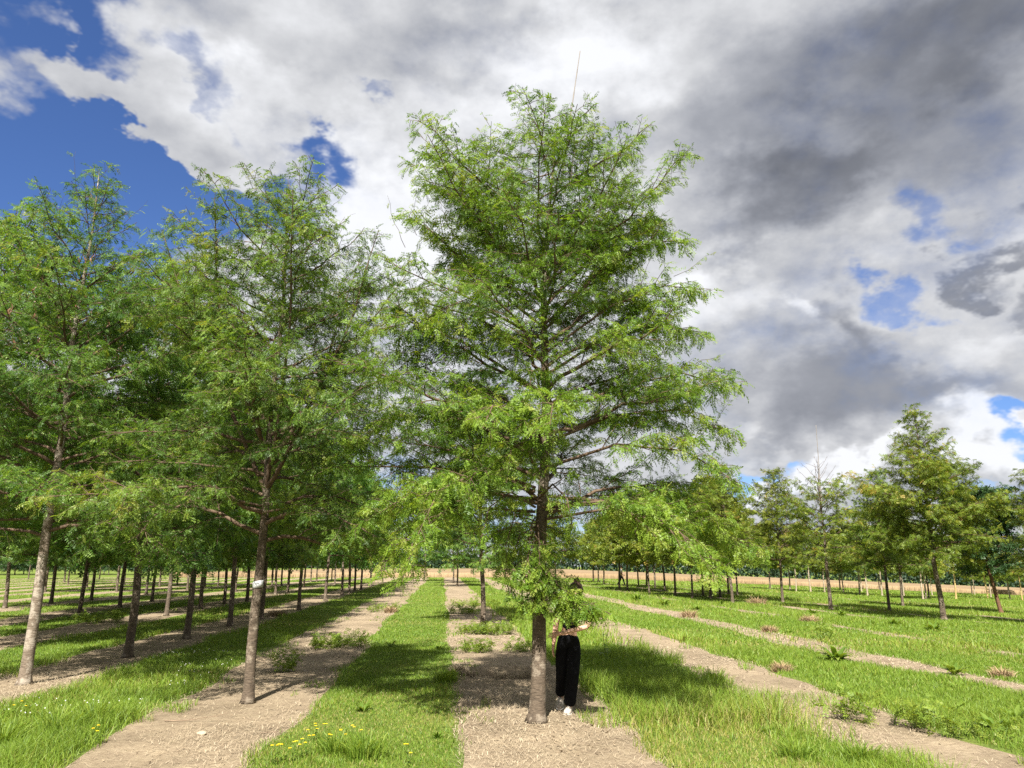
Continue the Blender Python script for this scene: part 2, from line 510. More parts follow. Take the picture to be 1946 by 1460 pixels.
def ground_mats():
    def soil(node, link):
        tc = node('ShaderNodeTexCoord')
        n1 = node('ShaderNodeTexNoise', i_Scale=0.9, i_Detail=6.0, i_Roughness=0.6); link(tc.outputs['Object'], n1.inputs['Vector'])
        n2 = node('ShaderNodeTexNoise', i_Scale=26.0, i_Detail=8.0, i_Roughness=0.75); link(tc.outputs['Object'], n2.inputs['Vector'])
        n4 = node('ShaderNodeTexNoise', i_Scale=5.0, i_Detail=5.0, i_Roughness=0.6); link(tc.outputs['Object'], n4.inputs['Vector'])
        # matted dead grass: short fibres lying in many directions
        fib = []
        for a, s in ((0.3, 1.0), (1.25, 1.13), (2.2, 0.93)):
            mp = node('ShaderNodeMapping'); mp.inputs['Rotation'].default_value = (0, 0, a); mp.inputs['Scale'].default_value = (9 * s, 95 * s, 20)
            link(tc.outputs['Object'], mp.inputs[0])
            n = node('ShaderNodeTexNoise', i_Scale=1.0, i_Detail=3.0, i_Roughness=0.6, i_Distortion=0.6); link(mp.outputs[0], n.inputs['Vector'])
            fib.append(n.outputs[0])
        mx = node('ShaderNodeMath', operation='MAXIMUM'); link(fib[0], mx.inputs[0]); link(fib[1], mx.inputs[1])
        mx2 = node('ShaderNodeMath', operation='MAXIMUM'); link(mx.outputs[0], mx2.inputs[0]); link(fib[2], mx2.inputs[1])
        c1 = ramp_node(node, link, mx2.outputs[0], [(.43, (.115, .08, .052)), (.56, (.31, .245, .165)), (.75, (.44, .37, .27))])
        c2 = ramp_node(node, link, n2.outputs[0], [(.35, (.16, .117, .08)), (.65, (.32, .252, .178))])
        m = node('ShaderNodeMix', data_type='RGBA'); 
        f = node('ShaderNodeMapRange'); f.inputs[1].default_value = .38; f.inputs[2].default_value = .6; f.inputs[3].default_value = .25; f.inputs[4].default_value = .9
        link(n4.outputs[0], f.inputs[0]); link(f.outputs[0], m.inputs['Factor']); link(c2, m.inputs['A']); link(c1, m.inputs['B'])
        m2 = node('ShaderNodeMix', data_type='RGBA', blend_type='MULTIPLY'); m2.inputs['Factor'].default_value = 1
        v = ramp_node(node, link, n1.outputs[0], [(.3, (.66, .65, .63)), (.7, (1.15, 1.15, 1.13))])
        link(m.outputs['Result'], m2.inputs['A']); link(v, m2.inputs['B'])
        # shade inside the hole of the middle row, painted into the soil colour
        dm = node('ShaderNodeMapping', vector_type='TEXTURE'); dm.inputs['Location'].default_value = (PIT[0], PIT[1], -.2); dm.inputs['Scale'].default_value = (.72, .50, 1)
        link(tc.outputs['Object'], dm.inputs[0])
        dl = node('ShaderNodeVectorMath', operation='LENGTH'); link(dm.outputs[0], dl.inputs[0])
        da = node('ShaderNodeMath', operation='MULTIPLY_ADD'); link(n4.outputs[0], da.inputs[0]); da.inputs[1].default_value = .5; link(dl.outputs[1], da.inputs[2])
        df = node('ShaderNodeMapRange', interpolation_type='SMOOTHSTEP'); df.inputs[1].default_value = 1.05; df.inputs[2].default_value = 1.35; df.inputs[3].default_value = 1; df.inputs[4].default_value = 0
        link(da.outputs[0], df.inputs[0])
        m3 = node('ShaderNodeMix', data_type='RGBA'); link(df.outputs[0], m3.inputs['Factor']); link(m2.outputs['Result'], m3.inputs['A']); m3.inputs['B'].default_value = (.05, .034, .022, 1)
        p = node('ShaderNodeBsdfPrincipled'); link(m3.outputs['Result'], p.inputs['Base Color'])
        p.inputs['Roughness'].default_value = 0.95; p.inputs['Specular IOR Level'].default_value = 0.1
        bp = node('ShaderNodeBump'); bp.inputs['Strength'].default_value = 0.7; bp.inputs['Distance'].default_value = 0.03
        ad = node('ShaderNodeMath', operation='ADD'); link(mx2.outputs[0], ad.inputs[0]); link(n2.outputs[0], ad.inputs[1])
        link(ad.outputs[0], bp.inputs['Height']); link(bp.outputs[0], p.inputs['Normal'])
        return p.outputs[0]

    def turf(node, link):
        tc = node('ShaderNodeTexCoord')
        n1 = node('ShaderNodeTexNoise', i_Scale=0.7, i_Detail=6.0, i_Roughness=0.62); link(tc.outputs['Object'], n1.inputs['Vector'])
        n2 = node('ShaderNodeTexNoise', i_Scale=16.0, i_Detail=6.0, i_Roughness=0.7); link(tc.outputs['Object'], n2.inputs['Vector'])
        c1 = ramp_node(node, link, n1.outputs[0], [(.3, (.10, .155, .028)), (.55, (.135, .185, .036)), (.75, (.22, .21, .07))])
        v = ramp_node(node, link, n2.outputs[0], [(.3, (.5, .5, .5)), (.7, (1.35, 1.3, 1.25))])
        m2 = node('ShaderNodeMix', data_type='RGBA', blend_type='MULTIPLY'); m2.inputs['Factor'].default_value = 1
        link(c1, m2.inputs['A']); link(v, m2.inputs['B'])
        p = node('ShaderNodeBsdfPrincipled'); link(m2.outputs['Result'], p.inputs['Base Color'])
        p.inputs['Roughness'].default_value = 0.95; p.inputs['Specular IOR Level'].default_value = 0.1
        bp = node('ShaderNodeBump'); bp.inputs['Strength'].default_value = 0.9; bp.inputs['Distance'].default_value = 0.06
        link(n2.outputs[0], bp.inputs['Height']); link(bp.outputs[0], p.inputs['Normal'])
        return p.outputs[0]

    def wheat(node, link):
        tc = node('ShaderNodeTexCoord')
        mp = node('ShaderNodeMapping'); mp.inputs['Scale'].default_value = (0.05, 0.3, 0.4); link(tc.outputs['Object'], mp.inputs[0])
        n1 = node('ShaderNodeTexNoise', i_Scale=1.0, i_Detail=5.0); link(mp.outputs[0], n1.inputs['Vector'])
        n2 = node('ShaderNodeTexNoise', i_Scale=9.0, i_Detail=5.0, i_Roughness=.7); link(tc.outputs['Object'], n2.inputs['Vector'])
        c1 = ramp_node(node, link, n1.outputs[0], [(.35, (.21, .15, .088)), (.65, (.27, .20, .122))])
        v = ramp_node(node, link, n2.outputs[0], [(.3, (.7, .68, .62)), (.7, (1.15, 1.12, 1.1))])
        m2 = node('ShaderNodeMix', data_type='RGBA', blend_type='MULTIPLY'); m2.inputs['Factor'].default_value = 1
        link(c1, m2.inputs['A']); link(v, m2.inputs['B'])
        p = node('ShaderNodeBsdfPrincipled'); link(m2.outputs['Result'], p.inputs['Base Color'])
        p.inputs['Roughness'].default_value = 0.9; p.inputs['Specular IOR Level'].default_value = 0.1
        return p.outputs[0]
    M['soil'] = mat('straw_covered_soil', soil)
    M['turf'] = mat('mown_turf', turf)
    M['wheat'] = mat('ripe_wheat', wheat)


ground_mats()
GRID_END = 106.0


def build_ground():
    ys = np.concatenate([np.arange(-10, 5, 1.0), np.arange(5, 22, 0.16), np.arange(22, 45, 0.5), np.arange(45, GRID_END, 1.5), [GRID_END]])
    g = MB()
    for k in range(-14, 16):
        y = ys
        a = k * ROW - half_width(k, -1, y); b = k * ROW + half_width(k, 1, y)
        n = 14 if k in (-1, 0, 1) else 6
        r = a[:, None] + (b - a)[:, None] * np.linspace(0, 1, n)[None, :]
        X = row_x(r, y[:, None]); Y = np.broadcast_to(y[:, None], X.shape)
        Z = terrain(X, Y)
        if True:
            i = np.arange(len(y) - 1)[:, None] * n; j = np.arange(n - 1)[None, :]
            q = np.stack([i + j, i + j + 1, i + n + j + 1, i + n + j], -1).reshape(-1, 4)
            s = MB(); s.add(np.stack([X, Y, Z], -1), q)
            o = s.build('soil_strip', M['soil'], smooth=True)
            tag(o, kind='structure')
        # turf alley to the right of this strip
        if k < 15:
            c = (k + 1) * ROW - half_width(k + 1, -1, y)
            n = 12 if k in (-1, 0) else 7
            r = b[:, None] + (c - b)[:, None] * np.linspace(0, 1, n)[None, :]
            X = row_x(r, y[:, None]); Y = np.broadcast_to(y[:, None], X.shape)
            i = np.arange(len(y) - 1)[:, None] * n; j = np.arange(n - 1)[None, :]
            q = np.stack([i + j, i + j + 1, i + n + j + 1, i + n + j], -1).reshape(-1, 4)
            g.add(np.stack([X, Y, terrain(X, Y)], -1), q)
    # the land beyond the rows, out to the horizon
    def patch(xs_fn, ys, n):
        y = np.asarray(ys, dtype=float)
        X = np.stack([xs_fn(v) for v in y]); n = X.shape[1]
        Y = np.broadcast_to(y[:, None], X.shape)
        i = np.arange(len(y) - 1)[:, None] * n; j = np.arange(n - 1)[None, :]
        q = np.stack([i + j, i + j + 1, i + n + j + 1, i + n + j], -1).reshape(-1, 4)
        g.add(np.stack([X, Y, terrain(X, Y)], -1), q)
    lo = lambda v: row_x(-14 * ROW - float(half_width(-14, -1, np.array([v]))[0]), v)
    hi = lambda v: row_x(15 * ROW + float(half_width(15, 1, np.array([v]))[0]), v)
    patch(lambda v: np.linspace(-2600, lo(v), 24), ys, 24)
    patch(lambda v: np.concatenate([np.linspace(hi(v), 200, 20), np.linspace(240, 2600, 14)]), ys, 34)
    far = [GRID_END, 130, 170, 230, 320, 450, 700, 1100, 1800, 3000]
    patch(lambda v: np.concatenate([np.linspace(-2600, -100, 20), np.linspace(-80, 200, 30), np.linspace(240, 2600, 14)]), far, 64)
    o = g.build('ground', M['turf'], smooth=True)
    tag(o, kind='structure')


build_ground()


def wheat_field():
    """standing crop: a slab about knee height with an uneven top and a ragged front"""
    xs = np.concatenate([np.linspace(-46, -45, 4), np.linspace(-44.5, 150, 800), np.linspace(152, 420, 60)])
    S = sines(7, 10, 0.3, 5)
    front = 105.5 + 0.35 * field(S, xs, xs * 0)
    # the crop starts further right than the dark nursery block at the far left
    ys = [0, 0.25, 1, 3, 7, 14, 26, 42, 60, 80, 100]
    rows = [np.stack([xs, front, terrain(xs, front) - 0.05], -1)]
    hS = sines(8, 14, 0.5, 9)
    for d in ys:
        y = front + d
        z = terrain(xs, y) + 0.62 + 0.05 * field(hS, xs, y) + (-.12 if d == 0 else 0)
        rows.append(np.stack([xs, y, z], -1))
    y = front + 100.5
    rows.append(np.stack([xs, y, terrain(xs, y) - .05], -1))
    n = len(xs); m = len(rows)
    i = np.arange(m - 1)[:, None] * n; j = np.arange(n - 1)[None, :]
    q = np.stack([i + j, i + j + 1, i + n + j + 1, i + n + j], -1).reshape(-1, 4)
    b = MB(); b.add(np.concatenate(rows), q)
    # ears standing proud along the front edge
    rr = np.random.RandomState(3)
    x = rr.uniform(-46, 120, 9000); y0 = 105.5 + 0.35 * field(S, x, x * 0) + rr.uniform(-.5, 1.5, 9000)
    h = rr.uniform(.5, .85, 9000); w = 0.03
    z0 = terrain(x, y0); lean = rr.uniform(-.12, .12, 9000)
    v = np.stack([np.stack([x - w, y0, z0], -1), np.stack([x + w, y0, z0], -1), np.stack([x + lean, y0, z0 + h], -1)], 1)
    b.add(v.reshape(-1, 3), tris=np.arange(27000).reshape(-1, 3))
    tag(b.build('wheat_field', M['wheat'], smooth=False), kind='structure')


wheat_field()

# ------------------------------------------------------------------ trees
def frond_template(pairs, ll, lw, droop=0.38):
    """pinnate leaf, one unit long along +X, leaflets to both sides"""
    v = []; q = []
    for i in range(pairs):
        x = 0.14 + 0.86 * (i + 0.6) / pairs
        z = -droop * x * x
        f = (0.72 + 0.28 * math.sin(math.pi * min(1, x * 1.05))) if pairs > 2 else 1
        for s in (-1, 1):
            b = np.array((x - 0.02, 0, z))
            tip = b + np.array((0.36 * ll, s * ll * 0.93, -0.16 * ll)) * f
            mid = (b + tip) / 2; per = np.array((-0.93, s * 0.36, 0.0)) * lw / 2 * f
            n = len(v)
            v += [b, mid + per, tip, mid - per]; q.append((n, n + 1, n + 2, n + 3))
    return np.array(v), np.array(q)


TEMPL = {'fine': frond_template(9, .245, .088), 'mid': frond_template(5, .32, .18), 'coarse': frond_template(2, .42, .40, .3), 'speck': frond_template(1, .6, .7, .2)}


def broad_template():
    v = []; q = []
    for i, (x, s) in enumerate(((.25, -1), (.4, 1), (.6, -1), (.75, 1), (.95, 0))):
        b = np.array((x, 0, -.3 * x * x)); d = np.array((.22, s * .30, -.06)) if s else np.array((.36, 0, -.12))
        tip = b + d; pr = np.array((-d[1], d[0], 0)) * .42
        n = len(v); v += [b, b + d * .5 + pr, tip, b + d * .5 - pr]; q.append((n, n + 1, n + 2, n + 3))
    return np.array(v), np.array(q)


TEMPL['broad'] = broad_template()


class Fronds:
    def __init__(self):
        self.p = []; self.d = []; self.s = []; self.t = []

    def add(self, p, d, s, t):
        self.p.append(p); self.d.append(d); self.s.append(s); self.t.append(t)

    def build(self, mb, kind, rng, flop=0.85):
        P = np.concatenate(self.p); Dd = norm(np.concatenate(self.d)); S = np.concatenate(self.s); T = np.concatenate(self.t)
        n = len(P)
        up = np.array((0, 0, 1.0)) + rng.randn(n, 3) * flop
        side = norm(np.cross(up, Dd)); nz = np.cross(Dd, side)
        tv, tq = TEMPL[kind]
        V = P[:, None, :] + S[:, None, None] * (tv[None, :, 0:1] * Dd[:, None, :] + tv[None, :, 1:2] * side[:, None, :] + tv[None, :, 2:3] * nz[:, None, :])
        m = len(tv)
        # every leaf curls its own way and its leaflets do not share one plane
        curl = rng.uniform(-.25, .35, n)[:, None, None] * (tv[None, :, 0:1] ** 2) * S[:, None, None]
        V -= curl * nz[:, None, :]
        tips = np.zeros(m, bool); tips[2::4] = True
        jit = rng.randn(n, int(tips.sum()), 3) * (.055 * S[:, None, None])
        V[:, tips, :] += jit
        tips = np.zeros(m, bool); tips[1::4] = True
        V[:, tips, :] += rng.randn(n, int(tips.sum()), 3) * (.022 * S[:, None, None])
        q = (np.arange(n)[:, None, None] * m + tq[None]).reshape(-1, 4)
        mb.add(V.reshape(-1, 3), q, None, np.repeat(T, len(tq)))
        return n


def polyline(p, d, L, n, rng, wig, bend):
    """points from p along d; bend is added to the direction over the length (gravity, uplift)"""
    pts = [np.array(p, dtype=float)]; d = norm(d)
    st = L / n
    for i in range(n):
        d = norm(d + np.asarray(bend) / n + rng.randn(3) * wig)
        pts.append(pts[-1] + d * st)
    return np.array(pts)


def along(pts, s):
    """positions and directions at fractions s of a polyline"""
    seg = np.linalg.norm(np.diff(pts, axis=0), axis=1); c = np.concatenate([[0], np.cumsum(seg)]); c /= c[-1]
    s = np.clip(np.asarray(s), 0, 1)
    p = np.stack([np.interp(s, c, pts[:, i]) for i in range(3)], -1)
    idx = np.clip(np.searchsorted(c, s, side='right') - 1, 0, len(seg) - 1)
    return p, norm(np.diff(pts, axis=0))[idx]


class Grower:
    def __init__(self, seed, leaf=0.165, twig_gap=0.12, frond_gap=0.05, sec_gap=0.16, tips=0.1, thin=0.0, sides=5):
        self.rng = np.random.RandomState(seed)
        self.wood = MB(); self.limbs = MB(); self.fr = Fronds()
        self.hang = -.28; self.leaf, self.tg, self.fg, self.sg, self.tips, self.thin, self.sides = leaf, twig_gap, frond_gap, sec_gap, tips, thin, sides

    def leaves_on(self, pts, a, b, tone, scale=1.0, gap=None):
        rng = self.rng
        L = np.linalg.norm(np.diff(pts, axis=0), axis=1).sum()
        n = max(2, int(L * (b - a) / (gap or self.fg)))
        s = a + (b - a) * (np.arange(n) + rng.rand(n) * .6) / n
        p, t = along(pts, s)
        sd = norm(np.cross(t, np.array((0, 0, 1.))) + 1e-6) * np.where(np.arange(n) % 2, 1, -1)[:, None]
        d = t * .55 + sd * .75 + rng.randn(n, 3) * .32 + np.array((0, 0, self.hang))
        sz = self.leaf * scale * rng.uniform(.65, 1.2, n)
        tn = np.clip(tone + rng.randn(n) * .17, 0, 1)
        if self.thin:
            k = rng.rand(n) > self.thin
            p, d, sz, tn = p[k], d[k], sz[k], tn[k]
        self.fr.add(p, d, sz, tn)

    def twig(self, p, d, L, r, tone, droop=-.5, scale=1.0, sides=3):
        pts = polyline(p, d, L, 3, self.rng, .10, (0, 0, droop))
        tube(self.limbs, pts, np.linspace(r, .0014, 4), sides, cap=False)
        self.leaves_on(pts, .08, 1.0, tone, scale)

    def secondary(self, p, d, L, r, tone, droop, lod=1.0, leafy=True):
        rng = self.rng
        pts = polyline(p, d, L, 5, rng, .09, (0, 0, droop))
        tube(self.limbs, pts, np.linspace(min(r, .0085), .002, 6), 4 if r > .006 else 3, cap=False)
        n = max(2, int(L / self.tg))
        for i in range(n):
            s = .12 + .88 * (i + rng.rand() * .5) / n
            q, t = along(pts, [s]); q = q[0]; t = t[0]
            sd = norm(np.cross(t, (0, 0, 1.)) + 1e-6) * (1 if i % 2 else -1)
            dd = t * .65 + sd * rng.uniform(.5, 1.0) + np.array((0, 0, rng.uniform(-.5, .75)))
            l = (.13 + .34 * (1 - s)) * min(1.0, L) * rng.uniform(.7, 1.3) + .06
            if leafy:
                self.twig(q, dd, l, .0035, tone + rng.randn() * .10)
        if leafy:
            self.leaves_on(pts, .45, 1.0, tone + .05)

    def limb(self, pts, r0, tone, leafy_from=.22, width=1.0, droop=-.28, leafy=True, sec_max=1.0):
        rng = self.rng
        L = np.linalg.norm(np.diff(pts, axis=0), axis=1).sum()
        tube(self.limbs, pts, np.linspace(r0, max(.004, r0 * .16), len(pts)), self.sides + 1 if r0 > .02 else self.sides, cap=False)
        n = max(3, int(L * (1 - leafy_from) / self.sg))
        for i in range(n):
            s = leafy_from + (1 - leafy_from) * (i + rng.rand() * .5) / n
            q, t = along(pts, [s]); q = q[0]; t = t[0]
            sd = norm(np.cross(t, (0, 0, 1.)) + np.array((1e-6, 0, 0))) * (1 if i % 2 else -1)
            dd = t * rng.uniform(.5, .9) + sd * rng.uniform(.45, 1.0) + np.array((0, 0, rng.uniform(-.35, .8)))
            l = min(sec_max, (.62 * (1 - s) + .20) * L * .62 * rng.uniform(.65, 1.2) * width)
            if leafy or s > .75:
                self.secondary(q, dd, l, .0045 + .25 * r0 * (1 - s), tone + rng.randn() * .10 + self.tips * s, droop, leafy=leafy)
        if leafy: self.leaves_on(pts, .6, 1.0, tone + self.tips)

    def whip(self, p, d, L, tone=.7, sparse=.12):
        """long thin new shoot with a few small leaves"""
        pts = polyline(p, d, L, 6, self.rng, .24, (0, 0, .25))
        tube(self.limbs, pts, np.linspace(.0042, .0014, 7), 3, cap=False)
        self.leaves_on(pts, .25, 1.0, tone, .7, gap=sparse)


def trunk_path(H, lean, rng, wig=.02):
    z = np.concatenate([[0, .06, .15, .35], np.linspace(.7, H, 16)])
    kx, ky = rng.uniform(0, 6.28, 2)
    x = np.interp(z / H, [i / (len(lean) - 1) for i in range(len(lean))], [a[0] for a in lean]) if lean else z * 0
    y = np.interp(z / H, [i / (len(lean) - 1) for i in range(len(lean))], [a[1] for a in lean]) if lean else z * 0
    g = np.clip(z / 1.0, 0, 1)
    return np.stack([x + wig * g * np.sin(z * 1.9 + kx), y + wig * g * np.sin(z * 1.6 + ky), z], -1)


def grow_tree(seed, H=8.2, clear=2.3, n_limb=34, prof=(2.2, 2.45, 2.3, 1.7, 1.05, .35), rise=(-4, 14, 27, 36, 42), r0=.105, lean=None, kind='fine',
              leaf_frac=1.0, bare_top=0.0, whips=24, up_bias=0.12, wig=.02, multi=0, front_clear=0.0, flop=.85, leader=True, sec_max=.95, top_round=.06, power=1.0, **kw):
    g = Grower(seed, **kw); rng = g.rng
    tp = trunk_path(H, lean, rng, wig)
    zz = tp[:, 2]
    rad = r0 * (1 - zz / H) ** .85 * .93 + .005 + r0 * .5 * np.exp(-zz / .07)
    tube(g.wood, tp, rad, 14 if kind == 'fine' else 8 if kind == 'mid' else 6)
    T = lambda z: np.array([np.interp(z, zz, tp[:, i]) for i in range(3)])
    az = rng.uniform(0, 6.28)
    for i in range(n_limb):
        t = (i + .6 * rng.rand()) / n_limb
        z = clear + (H * .965 - clear) * t ** power
        t = (z - clear) / (H - clear)
        az += 2.39996 + rng.uniform(-.4, .4)
        R_ = np.interp(t, np.linspace(0, 1, len(prof)), prof) * rng.uniform(.72, 1.12)
        el = R(np.interp(t, np.linspace(0, 1, len(rise)), rise) + rng.uniform(-7, 7))
        top = H * (1.0 - top_round * (R_ / max(prof)) ** 2) + rng.uniform(-.25, .15)
        if math.sin(az) < -.35 and z < front_clear: continue
        p = T(z)
        up = min(R_ * math.tan(el), max(.1, top - z))
        tip = p + np.array((math.cos(az) * R_, math.sin(az) * R_, up))
        k = np.interp(t, [0, .3, 1], [.20, .04, -.13]) * R_
        ctrl = (p + tip) / 2 + np.array((rng.uniform(-.15, .15) * R_, rng.uniform(-.15, .15) * R_, k))
        s_ = np.linspace(0, 1, 9)[:, None]
        pts = (1 - s_) ** 2 * p + 2 * s_ * (1 - s_) * ctrl + s_ ** 2 * tip
        pts[1:] += np.cumsum(rng.randn(8, 3) * .04 * R_ / 2, axis=0)
        L = np.linalg.norm(tip - p)
        bare = z > H - bare_top
        tone = .42 + rng.randn() * .08
        g.limb(pts, (.005 + .0095 * L) * (1.15 - .5 * t), tone, leafy_from=.20 if t < .6 else .12, leafy=not bare, sec_max=sec_max)
    for i in range(multi):
        # a few strong rising stems that share the top with the leader
        z = H * rng.uniform(.36, .52); a = i * 2.4 + rng.uniform(0, 1)
        L = (H - z) * rng.uniform(.85, 1.0)
        pts = polyline(T(z), (math.cos(a) * .62, math.sin(a) * .62, .9), L, 9, rng, .05, (0, 0, .55))
        g.limb(pts, .034, .40, leafy_from=.28, width=.42, sec_max=.7)
    for i in range(whips):
        t = rng.uniform(.45, 1.0); z = clear + (H - clear) * t
        a = rng.uniform(0, 6.28); R_ = np.interp(t, np.linspace(0, 1, len(prof)), prof) * rng.uniform(.45, .95)
        p = T(min(z, H * .97)) + np.array((math.cos(a) * R_, math.sin(a) * R_, 0.25 * R_))
        wl = rng.uniform(.3, .75)
        p[2] = min(p[2], H * (1.03 - .5 * top_round) - wl * .8)
        g.whip(p, np.array((math.cos(a) * .8, math.sin(a) * .8, rng.uniform(.4, 1.3))), wl)
    if leader and not bare_top:
        g.leaves_on(tp[-3:], 0, 1, .5, .8)
        for i in range(7):
            q = T(H * rng.uniform(.90, 1.0)); a = rng.uniform(0, 6.28)
            g.secondary(q, (math.cos(a), math.sin(a), .8), rng.uniform(.2, .42), .004, .5, .1)
    print('fronds', seed, sum(len(p) for p in g.fr.p))
    return g, T


TREES = []            # every planted tree: (root, x, y)


def make_tree(name, g, kind, leaf, bark, loc, rz=0.0, scale=1.0, flop=.85):
    root = empty(name, loc, rz, scale)
    g.wood.build('trunk', M[bark], root, smooth=True)
    g.limbs.build('branches', M['twig'], root, smooth=True)
    mb = MB(); n = g.fr.build(mb, kind, g.rng, flop)
    mb.build('crown', M[leaf], root)
    return root


def copy_tree(root, loc, rz, scale, mats=None):
    r = root.copy(); COL.objects.link(r)
    r.location = loc; r.rotation_euler = (0, 0, rz); r.scale = scale if isinstance(scale, tuple) else (scale,) * 3
    for ch in CHILDREN[root.name]:
        c = ch.copy(); COL.objects.link(c); c.parent = r
    return r


CHILDREN = {}


def proto(root):
    CHILDREN[root.name] = [o for o in COL.objects if o.parent == root]
    return root

